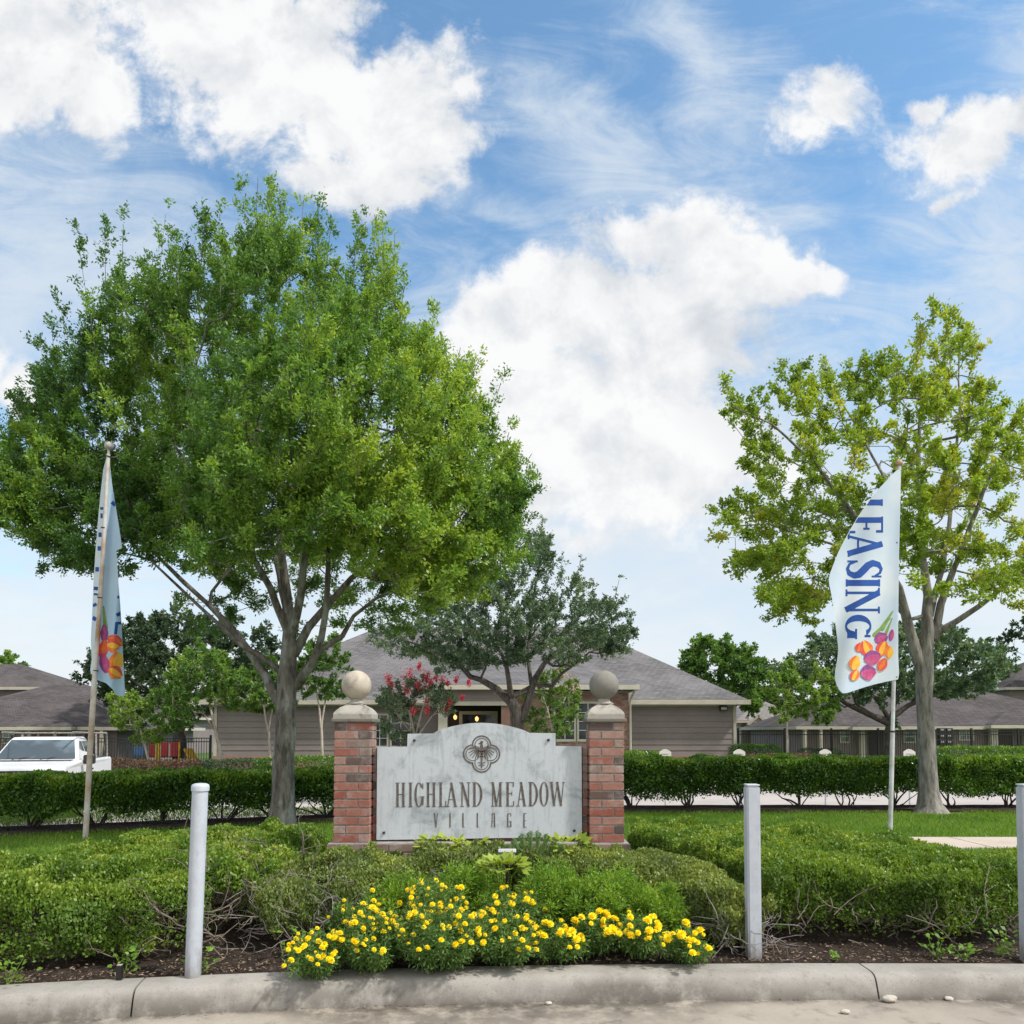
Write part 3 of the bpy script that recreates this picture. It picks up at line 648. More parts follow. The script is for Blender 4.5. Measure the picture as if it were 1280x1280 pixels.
    cxm = sum(p[0] for p in pts) / len(pts); czm = (pts[0][1] + pts[2][1]) / 2
    bk = [((x - cxm) * 1.012 + cxm, (z - czm) * 1.010 + czm - .006) for x, z in pts]
    mb = MB(); mb.poly_prism(bk, SD + .0362, SD + .0395); mb.build('panel_backing', M['edge'], slab)
    fr = SD - .0025
    mapf = lambda x, y: Pn(480 + x / 4, 880 + y / 4, fr)
    glo = [('H', 57, 107), ('I', 122, 143), ('G', 152, 198), ('H', 210, 260), ('L', 273, 311), ('A', 308, 368), ('N', 380, 434), ('D', 442, 492), ('M', 533, 592), ('E', 608, 650), ('A', 660, 714), ('D', 722, 770), ('O', 777, 823), ('W', 828, 906)]
    for ch, a, b in glo:
        tilt = (a - 57) / 850 * 6; y1 = 516 - tilt; y0 = 393 - tilt * .7
        f = lambda X, Y, ch=ch, a=a, b=b, y1=y1, y0=y0: glyph(ch, X - a, y1 - Y, b - a, y1 - y0, 11.4, 3.8, .085)
        field_obj('letter', f, (a - 5, b + 6, y0 - 3, y1 + 3), .9, mapf, M['ink'], slab)
    small = [('V', 250, 270), ('I', 325, 336), ('L', 392, 404), ('L', 464, 475), ('A', 537, 556), ('G', 616, 637), ('E', 697, 713)]
    for ch, a, b in small:
        w, y0, y1 = b - a, 545, 617; h = y1 - y0
        def f(X, Y, ch=ch, a=a, w=w, h=h, y1=y1):
            x = X - a; y = y1 - Y; t = 6.2; s = 3.2
            if ch == 'A': return U(bar(x, y, (2, 0), (5, h), t * .7), bar(x, y, (w - 3, 0), (w - 4, h), t), bar(x, y, (3, h - s / 2), (w - 3, h - s / 2), s), bar(x, y, (3, h * .42), (w - 3, h * .42), s))
            if ch == 'G': return U(bar(x, y, (3, 4), (3, h - 4), t), bar(x, y, (2, h - 3), (w - 2, h - 3), s), bar(x, y, (2, 3), (w - 2, 3), s), bar(x, y, (w - 3, 2), (w - 3, h * .42), t), bar(x, y, (w * .45, h * .42), (w, h * .42), s), bar(x, y, (w - 3, h * .76), (w - 3, h - 3), s))
            if ch == 'L': return U(bar(x, y, (3, 0), (3, h), t), bar(x, y, (2, s / 2), (w, s / 2), s))
            if ch == 'I': return U(bar(x, y, (w / 2, 0), (w / 2, h), t))
            if ch == 'E': return U(bar(x, y, (3, 0), (3, h), t), bar(x, y, (2, s / 2), (w, s / 2), s), bar(x, y, (2, h - s / 2), (w, h - s / 2), s), bar(x, y, (2, h * .47), (w * .8, h * .47), s))
            return U(bar(x, y, (2, h), (w * .5, 0), t), bar(x, y, (w - 2, h), (w * .5, 0), s))
        field_obj('letter', f, (a - 4, b + 4, y0 - 3, y1 + 3), .9, mapf, M['ink'], slab)
    # emblem: double quatrefoil round a spread-winged bird
    def quat(X, Y):
        q = None; cx, cy, o, r = 488, 250, 45, 49
        for (dx, dy) in ((o, 0), (-o, 0), (0, o), (0, -o)):
            c = r - np.hypot(X - cx - dx, Y - cy - dy); q = c if q is None else np.maximum(q, c)
        return q
    def frame(X, Y):
        q = quat(X, Y); return np.maximum(3.6 - np.abs(q - 4), 1.9 - np.abs(q - 16))
    field_obj('emblem_frame', frame, (388, 588, 150, 350), 1.0, mapf, M['ink'], slab)
    def bird(X, Y):
        r = U(seg(X, Y, (488, 198), (488, 226), 10, 22), seg(X, Y, (488, 226), (488, 284), 22, 8), seg(X, Y, (488, 275), (488, 318), 5, 8), seg(X, Y, (489, 192), (486, 194), 13, 11), seg(X, Y, (486, 194), (472, 199), 8, 2),
              seg(X, Y, (484, 186), (497, 188), 5, 3), seg(X, Y, (488, 296), (472, 293), 3, 4), seg(X, Y, (488, 296), (504, 293), 3, 4), seg(X, Y, (488, 304), (474, 308), 3, 4), seg(X, Y, (488, 304), (502, 308), 3, 4))
        for s in (-1, 1):
            r = U(r, seg(X, Y, (488 + s * 6, 236), (488 + s * 18, 216), 10, 7))
            for k, (ex, ey) in enumerate(((46, 210), (60, 226), (63, 243), (57, 257), (46, 268), (32, 275), (19, 276))):
                mx, my = 14 + k * .5, 222 + k * 3.4
                r = U(r, seg(X, Y, (488 + s * mx, my), (488 + s * (mx + ex) * .5, (my + ey) / 2 - 5), 6, 5.4), seg(X, Y, (488 + s * (mx + ex) * .5, (my + ey) / 2 - 5), (488 + s * ex, ey), 5.4, 3.2))
        return r
    field_obj('emblem_bird', bird, (420, 556, 180, 330), .9, mapf, M['ink'], slab)
    for (x, y) in ((152, 182), (822, 180), (951, 633), (0, 643)):
        c = z8(x, y, SD); b = MB(); b.box(c[0] - .011, c[0] + .011, SD - .012, SD - .0005, c[2] - .011, c[2] + .011, .5, .003); b.build('bolt', M['bolt'], slab)
build_sign()

# ------------------------------------------------------------------ bollards
def build_bollards():
    def bol(px0, py0, px1, py1, d, rnd, label):
        a = P(px0, py0, d); b = P(px1, py1, d); zb = float(zg(a[0], d)) - .03
        root = thing('bollard', label, 'bollard', (a[0], d, zb), 'pale grey posts along the kerb')
        w = .051; mb = MB(); top = b[2]
        if rnd:
            mb.tube([(a[0], d, zb), (a[0] + (b[0] - a[0]) * .5, d, (zb + top) / 2), (b[0], d, top - .02)], [w, w, w], 28, cap=False)
            mb.build('post', M['post'], root)
            m2 = MB(); m2.lathe([(.057, -.045), (.058, -.018), (.053, -.004), (.036, .004), (.001, .007)], (b[0], d, top), 28); m2.build('cap', M['post'], root)
        else:
            bm = bmesh.new(); bmesh.ops.create_cube(bm, size=1)
            for q in bm.verts:
                k = q.co.z + .5; q.co = (a[0] + (b[0] - a[0]) * k + q.co.x * w * 1.9, d + q.co.y * w * 1.9, zb + (top - .012 - zb) * k)
            bmesh.ops.bevel(bm, geom=list(bm.edges), offset=.012, segments=3, affect='EDGES'); mb.bm(bm); mb.build('post', M['post'], root)
            m2 = MB(); m2.box(b[0] - w * .9, b[0] + w * .9, d - w * .9, d + w * .9, top - .0118, top, .5, .004); m2.build('cap', M['post'], root)
    bol(241, 1215, 250.5, 980, 5.33, True, 'round pale grey bollard with a domed cap, near the left shrubs and bare twigs')
    bol(942, 1192, 939.5, 980, 5.78, False, 'square pale grey bollard right of the yellow marigolds')
    bol(1287, 1196, 1282, 980, 5.72, False, 'square pale grey bollard at the right edge, past the right shrub')
build_bollards()

# ------------------------------------------------------------------ flags and poles
def tulip(name, parts, parent, mapper):
    """parts: list of (material, field, box)"""
    for k, (mt, f, bx) in enumerate(parts):
        field_obj(name, f, bx, 3.0, lambda x, y, k=k: mapper(x, y, .0015 + .0005 * k), M[mt], parent)
def petal_field(cx, cy, rx, ry, ang, off=0., fat=1.):
    """a pointed petal lying along the flower's axis"""
    if rx > ry: rx, ry, ang = ry, rx, ang + 90
    ca, sa = math.cos(R(ang)), math.sin(R(ang))
    def f(X, Y):
        u = (X - cx) * ca + (Y - cy) * sa; v = -(X - cx) * sa + (Y - cy) * ca
        k = np.clip(v / ry, -1, 1); w = np.where(v > 0, 1 - np.abs(k) ** 2.6, 1 - np.abs(k) ** 1.7)
        return np.minimum(rx * fat * w - np.abs(u - off * rx * (1 - .5 * np.abs(k))), ry - np.abs(v))
    return f
ALT = {'orange': ('crimson', 'gold'), 'gold': ('orange', 'gold'), 'magenta': ('purple', 'magenta'), 'purple': ('purple', 'magenta'), 'crimson': ('crimson', 'orange')}
def tulip_head(mt, cx, cy, rx, ry, an, clip=None):
    """two side petals, then the middle one in the other tone"""
    out = []; bx = (cx - max(rx, ry) * 1.5, cx + max(rx, ry) * 1.5, cy - max(rx, ry) * 1.5, cy + max(rx, ry) * 1.5); lo, hi = ALT[mt]
    for m, off, fat in ((lo, -.42, .72), (mt, .42, .72), (hi, 0., .44)):
        f0 = petal_field(cx, cy, rx, ry, an, off, fat)
        out.append((m, (lambda X, Y, f0=f0: np.minimum(f0(X, Y), clip(X, Y) - 1)) if clip else f0, bx))
    return out
def build_flag_right():
    d = 11.0; sc = 602 / 160
    pa, pb = P(1112.5, 1040, d), P(1124, 583, d)
    root = thing('flagpole', 'straight silver flagpole with a wooden ball, in the lawn before the right tree', 'flagpole', (pa[0], d, pa[2] - .05))
    mb = MB(); mid = tuple(pa[i] + (pb[i] - pa[i]) * .27 for i in range(3))
    mb.tube([(pa[0], d, pa[2] - .05), mid], .031, 16); mb.build('lower_pole', M['pole'], root)
    mb = MB(); mb.tube([mid, pb], .026, 16); mb.build('upper_pole', M['pole'], root)
    mb = MB(); mb.tube([tuple(np.array(mid) - (0, 0, .012)), tuple(np.array(mid) + (0, 0, .012))], .036, 16); mb.build('pole_joint', M['carblack'], root)
    mb = MB(); mb.ball((pb[0], d, pb[2] + .045), .05, 20); mb.tube([pb, (pb[0], d, pb[2] + .02)], .03, 14); mb.build('ball_finial', M['wood'], root)
    fl = thing('flag', 'white flag with blue LEASING lettering and a tulip bouquet, spread out from the right pole', 'flag', (pa[0] - .3, d - .05, P(1100, 850, d)[2]))
    def mp(x, y, off=0.):
        k = np.clip((440 + (1090 - y) * 35 / 990 - x) / 290, 0, 1)
        dd = d - .032 + .11 * k * np.sin(x / 42 + y / 210) + .05 * k * np.sin(y / 85 + x / 120) - .25 * k ** 1.5 - off
        return Pn(1000 + x / sc, 560 + y / sc, dd)
    out = [(472, 100), (455, 104), (430, 128), (400, 160), (370, 192), (330, 240), (295, 290), (265, 335), (235, 385), (205, 440), (180, 490), (158, 545), (143, 585), (135, 615), (138, 645), (148, 690), (158, 760),
           (168, 840), (176, 900), (180, 950), (174, 1000), (165, 1050), (164, 1085), (172, 1115), (186, 1140), (200, 1154), (222, 1152), (260, 1140), (300, 1126), (345, 1113), (400, 1100), (462, 1088), (466, 1060), (462, 980), (462, 800), (466, 500), (472, 250)]
    sdf = lambda X, Y: np.where(pip(out, X, Y), 1, -1) * edist(out, X, Y)
    cl = field_obj('flag_cloth', sdf, (125, 480, 92, 1162), 7, mp, M['flag'], fl)
    for ch, y0, y1, x0, x1, tk in (('L', 240, 312, 228, 390, 24), ('E', 322, 400, 224, 391, 23), ('A', 398, 514, 224, 388, 24), ('S', 530, 610, 217, 388, 25), ('I', 617, 652, 215, 377, 25), ('N', 665, 778, 214, 376, 24), ('G', 784, 894, 212, 336, 26)):
        f = lambda X, Y, ch=ch, y0=y0, y1=y1, x0=x0, x1=x1, tk=tk: np.minimum(glyph(ch, Y - y0, X - x0, y1 - y0, x1 - x0, tk * 1.16, 9.5, .10), sdf(X, Y) - 3)
        field_obj('letter', f, (x0 - 6, x1 + 6, y0 - 14, y1 + 14), 2.0, lambda x, y: mp(x, y, .0015), M['navy'], cl)
    parts = []
    def leafshape(a, b, w):
        return lambda X, Y: np.minimum(seg(X, Y, a, b, w, w * .25), sdf(X, Y) - 2)
    for a, b, w in (((385, 850), (436, 768), 24), ((350, 880), (425, 800), 20), ((400, 880), (434, 800), 16)): parts.append(('stemgreen', leafshape(a, b, w), (330, 450, 755, 905)))
    for mt, cx, cy, rx, ry, an in (('magenta', 430, 880, 11, 30, 10), ('purple', 382, 895, 34, 27, -25), ('gold', 420, 960, 17, 32, 8), ('orange', 388, 942, 27, 38, 20), ('crimson', 280, 938, 19, 24, 20), ('orange', 312, 942, 28, 40, -20),
                                   ('crimson', 388, 1018, 20, 34, 30), ('magenta', 342, 985, 42, 31, -15), ('gold', 258, 1010, 24, 36, 20), ('orange', 258, 1068, 20, 29, 25), ('magenta', 322, 1055, 38, 33, -10)):
        parts += tulip_head(mt, cx, cy, rx, ry, an)
    tulip('tulip_print', parts, cl, mp)
    for y in (104, 445, 1077):
        q = mp(np.array([455.]), np.array([float(y)]))[0]; b = MB(); b.tube([(q[0], d, q[2] - .007), (q[0] + .005, d, q[2] + .007)], .034, 14); b.build('tie', M['black'], fl)
build_flag_right()
def build_flag_left():
    d = 10.2; sc = 569 / 160
    zx = lambda x: 60 + x / sc
    zy = lambda y: 530 + y / sc
    pts = [P(106.5, 1050, d), P(112, 950, d), P(118, 850, d), P(124.5, 760, d), P(131, 655, d), P(135.5, 568, d)]
    root = thing('flagpole', 'leaning rust streaked flagpole with a grey ball, behind the left shrubs', 'flagpole', (pts[0][0], d, pts[0][2] - .05))
    mb = MB(); mb.tube([(pts[0][0], d, pts[0][2] - .1)] + pts[1:3], .034, 16); mb.build('lower_pole', M['rust'], root)
    mb = MB(); mb.tube(pts[2:], [.029, .027, .025, .024], 16); mb.build('upper_pole', M['rust'], root)
    mb = MB(); t = Vector(pts[5]); mb.tube([t, t + Vector((.005, 0, .06))], .018, 12); mb.ball(t + Vector((.007, 0, .11)), .058, 20); mb.build('ball_finial', M['finialgrey'], root)
    fl = thing('flag', 'pale blue flag hanging limp and folded round the leaning left pole', 'flag', (pts[2][0] + .05, d, pts[2][2]))
    ys = np.array([135, 250, 400, 550, 575, 700, 850, 960, 1110, 1150, 1205.])
    def pole_x(y): return np.interp(y, [130, 450, 770, 1100, 1240], [268, 248, 230, 212, 204])
    # right-hand fold and left-hand sliver, each a curved curtain of cloth
    rgt = [(272, 135), (284, 260), (300, 360), (315, 450), (330, 552), (304, 562), (312, 690), (321, 800), (328, 900), (334, 1040), (343, 1200), (334, 1212), (300, 1203), (288, 1180), (258, 1152), (222, 1140), (206, 1120), (232, 850), (248, 500), (262, 200)]
    lft = [(262, 140), (246, 200), (232, 320), (221, 440), (210, 580), (202, 700), (196, 850), (190, 960), (194, 1050), (188, 1090), (190, 1112), (206, 1116), (226, 850), (240, 600), (256, 300), (270, 150)]
    sR = lambda X, Y: np.where(pip(rgt, X, Y), 1, -1) * edist(rgt, X, Y)
    sL = lambda X, Y: np.where(pip(lft, X, Y), 1, -1) * edist(lft, X, Y)
    def mR(x, y, off=0.):
        k = (x - pole_x(y)) / 100; return Pn(zx(x), zy(y), d + .03 + .05 * np.sin(k * 6.5) + .10 * np.sin(k * 3 + y / 300.) * k - off)
    def mL(x, y, off=0.):
        k = (pole_x(y) - x) / 50; return Pn(zx(x), zy(y), d + .035 + .16 * k - off)
    c1 = field_obj('flag_cloth', sR, (195, 350, 125, 1220), 6, mR, M['flagblue'], fl)
    c2 = field_obj('flag_sliver', sL, (180, 280, 130, 1125), 6, mL, M['flag'], fl)
    def bars(lst, sdf, mp, par):
        for (a, b, w) in lst:
            f = lambda X, Y, a=a, b=b, w=w: np.minimum(bar(X, Y, a, b, w), sdf(X, Y) - 1)
            field_obj('letter_fold', f, (min(a[0], b[0]) - w, max(a[0], b[0]) + w, min(a[1], b[1]) - w, max(a[1], b[1]) + w), 1.6, lambda x, y: mp(x, y, .004), M['navy'], par)
    bars([((232, 375), (246, 375), 12), ((233, 408), (243, 408), 22), ((224, 492), (238, 492), 20), ((220, 553), (236, 553), 20), ((210, 646), (226, 646), 20), ((203, 730), (222, 732), 16), ((203, 756), (222, 758), 9), ((199, 808), (216, 800), 14), ((198, 860), (214, 870), 18)], sL, mL, c2)
    bars([((284, 346), (299, 362), 16), ((308, 772), (326, 764), 12), ((304, 850), (332, 838), 16), ((300, 935), (306, 880), 14), ((302, 886), (335, 884), 12)], sR, mR, c1)
    parts = [('stemgreen', lambda X, Y: np.minimum(seg(X, Y, (256, 905), (246, 812), 22, 8), sR(X, Y) - 1), (225, 275, 800, 925))]
    for mt, cx, cy, rx, ry, an in (('purple', 250, 930, 16, 42, 0), ('crimson', 246, 1000, 20, 46, 10), ('magenta', 250, 1062, 20, 48, -12), ('crimson', 300, 965, 40, 24, 25), ('orange', 290, 985, 30, 28, 10), ('gold', 305, 1052, 30, 42, 10), ('orange', 300, 1105, 36, 27, 35)):
        parts += tulip_head(mt, cx, cy, rx, ry, an, sR)
    tulip('tulip_print', parts, c1, mR)
    for y in (145, 462, 772, 1096):
        x = float(pole_x(y)); q = Pn(zx(x), zy(y), d); b = MB(); b.tube([(q[0], d, q[2] - .006), (q[0] + .002, d, q[2] + .006)], .034, 14); b.build('tie', M['black'], fl)
build_flag_left()

# ------------------------------------------------------------------ trees
def tree(name, label, cat, base, trunk, limbs, tips, ctr, leafmat, barkmat, seed, spray=.7, nsub=12, nleaf=22, L=.07, Wl=.032, up=.55, out=.7, rtip=.006, rexp=.46, tips_r=None, tint0=None, group=None, spread=1.0, shoots=0., loose=.05, step=.3, rmax=9., spikes=0):
    """trunk: [(point, radius)...], limbs: lists of the same; tips: (n,3) points the branches grow to, each with a leafy spray"""
    rs = np.random.RandomState(seed); root = thing(name, label, cat, base, group)
    pos = []; par = []; minr = []
    def add(p, pr, r=0.): pos.append(np.array(p, float)); par.append(pr); minr.append(r); return len(pos) - 1
    def path(pts, start):
        last = start
        for (p, r) in pts:
            p = np.array(p, float)
            if last is not None:
                q0 = pos[last].copy(); r0 = minr[last] or r; n = max(1, int(np.linalg.norm(p - q0) / step))
                for k in range(1, n + 1):
                    t = k / n; rr = r0 + (r - r0) * t if last == start or True else r
                    last = add(q0 + (p - q0) * t + (rs.normal(size=3) * .012 if k < n else 0), last, rr if not (pts[0][0] is p) else r)
            else: last = add(p, None, r)
        return last
    path(trunk, None); nt = len(pos)
    for lb in limbs:
        p0 = np.array(lb[0][0]); dd = [np.linalg.norm(pos[i] - p0) for i in range(nt)]; s = int(np.argmin(dd))
        j = add(p0, s, lb[0][1]); path(lb[1:], j)
    ends = np.array([lb[-1][0] for lb in limbs] + [trunk[-1][0]], float); tips = np.vstack([ends + rs.normal(size=ends.shape) * .04 + np.array([0, 0, .06]), np.asarray(tips, float)]); top = pos[nt - 1]
    if tint0 is not None: tint0 = np.concatenate([np.full(len(ends), .45), tint0])
    order = np.argsort(np.linalg.norm(tips - top, axis=1)); PA = np.array(pos); lo = nt // 2
    axes = np.zeros_like(tips); outv = unit(tips - np.array(ctr))
    hrel = np.clip((tips[:, 2] - tips[:, 2].min()) / max(np.ptp(tips[:, 2]), .1), 0, 1)
    axes = unit(outv * out + np.array([0, 0, 1.]) * (up * (.35 + hrel * 1.0))[:, None] + rs.normal(size=tips.shape) * .28)
    slen = spray * rs.uniform(.7, 1.25, len(tips)) * (1 + shoots * hrel * rs.uniform(0, 1, len(tips)))
    if spikes:
        axes[-spikes:] = unit(outv[-spikes:] * .25 + np.array([0, 0, 1.]) + rs.normal(size=(spikes, 3)) * .1); slen[-spikes:] = spray * rs.uniform(2.0, 3.1, spikes)
    for k in order:
        t = tips[k]; dv = t - PA[lo:]; dist = np.linalg.norm(dv, axis=1)
        cost = dist + .8 * np.maximum(0, PA[lo:, 2] - t[2]) + .25 * np.linalg.norm(PA[lo:] - top, axis=1) * 0.35
        s = lo + int(np.argmin(cost)); p0 = pos[s]; pd = p0 - pos[par[s]] if par[s] is not None else np.array([0, 0, 1.])
        pd = pd / max(np.linalg.norm(pd), 1e-6); D = np.linalg.norm(t - p0); c = p0 + (pd * .6 + np.array([0, 0, .15])) * D * .4
        n = max(2, int(D / step)); last = s; new = []
        for i in range(1, n + 1):
            u = i / n; q = (1 - u) ** 2 * p0 + 2 * u * (1 - u) * c + u * u * t
            if i < n: q = q + rs.normal(size=3) * .03 * min(1, D)
            last = add(q, last); new.append(q)
        for i in (1, 2): last = add(t + axes[k] * slen[k] * i * .37, last); new.append(pos[-1])
        PA = np.vstack([PA, new])
    n = len(pos); w = np.zeros(n); kids = [[] for _ in range(n)]
    for i in range(n - 1, -1, -1):
        if not kids[i]: w[i] = 1
        else: w[i] = sum(w[c] for c in kids[i])
        if par[i] is not None: kids[par[i]].append(i)
    rad = np.minimum(rtip * w ** rexp, rmax); mr = np.array(minr); rad = np.where(mr > 0, mr, rad)
    for i in range(n):                                     # never thicker than what carries it
        if par[i] is not None and mr[i] == 0: rad[i] = min(rad[i], rad[par[i]] * .95)
    mb = MB(); starts = [(0, None)]
    while starts:
        i, pr = starts.pop(); ch = [] if pr is None else [pos[pr]]; rr = [] if pr is None else [min(rad[i], rad[pr])]
        while True:
            ch.append(pos[i]); rr.append(rad[i])
            if not kids[i]: break
            ks = sorted(kids[i], key=lambda c: -(w[c] + 1e6 * (i < nt - 1 and c < nt)))
            for c in ks[1:]: starts.append((c, i))
            i = ks[0]
        mx = max(rr); mb.tube(ch, [float(x) for x in rr], 14 if mx > .1 else 8 if mx > .03 else 5 if mx > .012 else 4, cap=False)
    mb.build('trunk', M[barkmat], root)
    # leaves
    K = len(tips); T = K * nsub
    ax = np.repeat(axes, nsub, 0); sl = np.repeat(slen, nsub); st = rs.rand(T); b0 = np.repeat(tips, nsub, 0) + ax * (sl * st)[:, None] - ax * (.15 * sl)[:, None]
    sdv = unit(ax * .75 + rand_unit(rs, T) * (.85 * spread) + np.array([0, 0, .12])); ln = np.minimum(sl, spray * 1.35) * rs.uniform(.25, .55, T) * (1.08 - .62 * st)
    tt = np.repeat((rs.rand(K) if tint0 is None else tint0), nsub) + rs.normal(size=T) * .08
    tl = np.tile(np.linspace(.05, 1, nleaf), T) + rs.uniform(-.05, .05, T * nleaf)
    SD_ = np.repeat(sdv, nleaf, 0); lp = np.repeat(b0, nleaf, 0) + SD_ * (np.repeat(ln, nleaf) * tl)[:, None] + rs.normal(size=(T * nleaf, 3)) * loose * spray
    la = unit(SD_ * .7 + rand_unit(rs, len(lp)) * .8); nr = unit(np.array([0, 0, .7]) + rand_unit(rs, len(lp)) * .9)
    lt = np.clip(np.repeat(tt, nleaf) + rs.normal(size=len(lp)) * .10, 0, 1)
    s = rs.uniform(.65, 1.2, len(lp))
    leaves('crown', lp, la, nr, L * s, Wl * s, lt, M[leafmat], root)
    return root

def crown_tips(poly, d0, Rd, E, n, seed, gap=.38, gsc=.9, shell=.5):
    """points in the volume whose silhouette is the outline poly (photograph pixels at distance d0), depth radius Rd, rounding E px"""
    rs = np.random.RandomState(seed); poly = np.array(poly, float); x0, y0 = poly.min(0); x1, y1 = poly.max(0); out = []
    while len(out) < n:
        m = 4 * n; x = rs.uniform(x0, x1, m); y = rs.uniform(y0, y1, m); ok = pip(poly, x, y); x = x[ok]; y = y[ok]; e = edist(poly, x, y)
        q = np.clip(e / E, 0, 1); mx = Rd * np.sqrt(np.clip(1 - (1 - q) ** 2, 0, 1))
        u = rs.uniform(-1, 1, len(x)); u = np.sign(u) * np.abs(u) ** shell; p = Pn(x, y, d0 + u * mx)
        keep = vnoise(p + seed * 3.1, gsc) > gap
        out += list(p[keep])
    return np.array(out[:n])

def PL(lst, d): return [(P(px, py, d + (o[0] if o else 0)), r) for (px, py, r, *o) in lst]

def build_main_trees():
    # the big oak on the left
    d = 11.5
    poly = [(318, 240), (345, 232), (380, 262), (420, 285), (448, 262), (480, 285), (490, 330), (500, 385), (535, 415), (575, 445), (592, 490), (612, 530), (632, 580), (640, 625), (632, 680), (612, 725), (575, 742), (520, 752), (470, 735),
            (430, 690), (395, 720), (350, 700), (310, 745), (268, 730), (225, 690), (170, 715), (110, 722), (60, 690), (10, 680), (-25, 610), (-10, 550), (15, 505), (55, 470), (65, 400), (100, 385), (112, 330), (135, 300), (165, 320), (200, 290), (232, 320), (270, 300), (290, 262)]
    poly = [(x + (x < 250) * 30 * (y < 430) - (x > 450) * 10 * (y < 600), y + 84 * max(0, min(1, 1 - (y - 240) / 330)) ) for x, y in poly]
    tips = crown_tips(poly, d, 3.3, 205, 1150, 5, .30, .9, .62)
    px = 640 + tips[:, 0] / tips[:, 1] * F; near = (px < 235) & (tips[:, 1] < 11.0)      # keep behind the flagpole
    k = (10.95 + np.random.RandomState(6).rand(len(tips)) * 1.6) / tips[:, 1]; tips[near] = (tips * np.stack([k, k, k], 1) + np.stack([0 * k, 0 * k, EYE * (1 - k)], 1))[near]
    rs = np.random.RandomState(4)
    low = Pn(rs.uniform(235, 560, 75), rs.uniform(690, 785, 75), d + rs.uniform(.5, 2.9, 75)); low = low[vnoise(low, 1.4) > .35]
    band = [(-10, 585), (60, 575), (200, 600), (330, 590), (480, 575), (632, 585), (640, 680), (600, 738), (540, 752), (470, 742), (425, 715), (385, 690), (330, 685), (290, 705), (255, 715), (190, 700), (100, 716), (25, 690)]
    bx = rs.uniform(-10, 640, 900); by = rs.uniform(575, 752, 900); ok = pip(band, bx, by); bx = bx[ok][:240]; by = by[ok][:240]; q = np.clip((bx - 315) / 330, -1, 1)
    bd = d + 3.1 * np.sqrt(1 - q * q) * rs.choice([-1, -1, -.6, .5, 1], len(bx)) * rs.uniform(.55, 1, len(bx)); bd = np.where(bx < 235, np.maximum(bd, 10.95 + rs.rand(len(bx)) * .8), bd)
    tips = np.vstack([tips, low, Pn(bx, by, bd)])
    sp = np.array([(328, 262), (350, 255), (372, 272), (300, 288), (440, 292), (465, 285), (490, 312), (152, 300), (132, 296), (112, 332), (215, 300), (198, 292), (85, 388), (70, 402), (58, 430), (405, 288), (535, 422), (562, 442), (600, 492), (250, 302), (272, 285), (622, 540), (640, 600), (318, 250), (340, 246), (455, 272), (20, 500), (480, 300)], float)
    sp = np.vstack([sp, np.stack([rs.uniform(90, 600, 26), np.zeros(26)], 1)]); k = sp[:, 1] == 0; sp[k, 1] = np.interp(sp[k, 0], [60, 130, 220, 330, 470, 530, 620], [450, 355, 310, 270, 310, 430, 560]) + rs.uniform(0, 50, k.sum())
    tips = np.vstack([tips, Pn(sp[:, 0], sp[:, 1] + 66, d + rs.uniform(-.5, .5, len(sp)))]); nsp = len(sp)
    c = P(320, 640, d); zb = float(zg(-3.5, d)) - .06
    tint = np.clip(.42 + (tips[:, 0] - c[0]) * .055 - (tips[:, 1] - d) * .03 + (vnoise(tips, .9) - .5) * .9 + rs.normal(size=len(tips)) * .12, .02, .98)  # random leaf tone, with the sunlit right and near side put into the colour
    xb = P(352, 1025, d)[0]
    trunk = [((xb, d, zb), 0.252), ((xb + .005, d, zb + .12), 0.206), ((xb + .02, d, zb + .45), 0.168)] + PL([(354, 950, 0.150), (357, 890, 0.143), (359, 850, 0.141), (361, 815, 0.113), (362, 785, 0.092), (358, 740, 0.071), (352, 690, 0.050), (350, 620, 0.038), (352, 520, 0.025)], d)
    limbs = [PL([(345, 872, 0.071), (330, 842, 0.063, .1), (312, 815, 0.057, .2), (290, 786, 0.049, .2), (262, 757, 0.040, .3), (230, 728, 0.034, .3), (196, 694, 0.025, .3), (165, 668, 0.018, .3)], d),
             PL([(350, 838, 0.046), (322, 818, 0.039, -.1), (296, 803, 0.034, -.2), (268, 775, 0.025, -.25), (225, 735, 0.020, -.1), (188, 700, 0.015, -.35)], d),
             PL([(372, 858, 0.067), (392, 826, 0.059, -.2), (402, 796, 0.050, -.3), (408, 760, 0.044, -.4), (410, 715, 0.037, -.4), (414, 650, 0.025, -.5)], d),
             PL([(372, 852, 0.059), (400, 812, 0.050, .2), (428, 795, 0.039, .3), (442, 770, 0.029, .4), (470, 748, 0.024, .5), (520, 728, 0.017, .5)], d),
             PL([(368, 818, 0.071), (385, 785, 0.063), (408, 758, 0.052, .2), (440, 722, 0.042, .3), (468, 695, 0.034, .4), (510, 640, 0.024, .5)], d),
             PL([(363, 800, 0.071), (376, 745, 0.059, -.3), (382, 690, 0.046, -.5), (392, 600, 0.034, -.8), (410, 480, 0.021, -.9)], d),
             PL([(360, 790, 0.059), (338, 735, 0.049, -.2), (318, 700, 0.040, -.4), (280, 640, 0.029, -.7), (220, 560, 0.020, -1.0)], d),
             PL([(361, 775, 0.050), (345, 700, 0.042, .6), (320, 600, 0.029, 1.2), (270, 480, 0.018, 1.5)], d)]
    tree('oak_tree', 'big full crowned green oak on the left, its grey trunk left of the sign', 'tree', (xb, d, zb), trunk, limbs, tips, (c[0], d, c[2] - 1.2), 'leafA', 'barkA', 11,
         spray=.52, nsub=13, nleaf=29, L=.058, Wl=.027, up=.8, out=.6, shoots=.8, spikes=nsp, tint0=tint, rtip=.0055, rexp=.42)
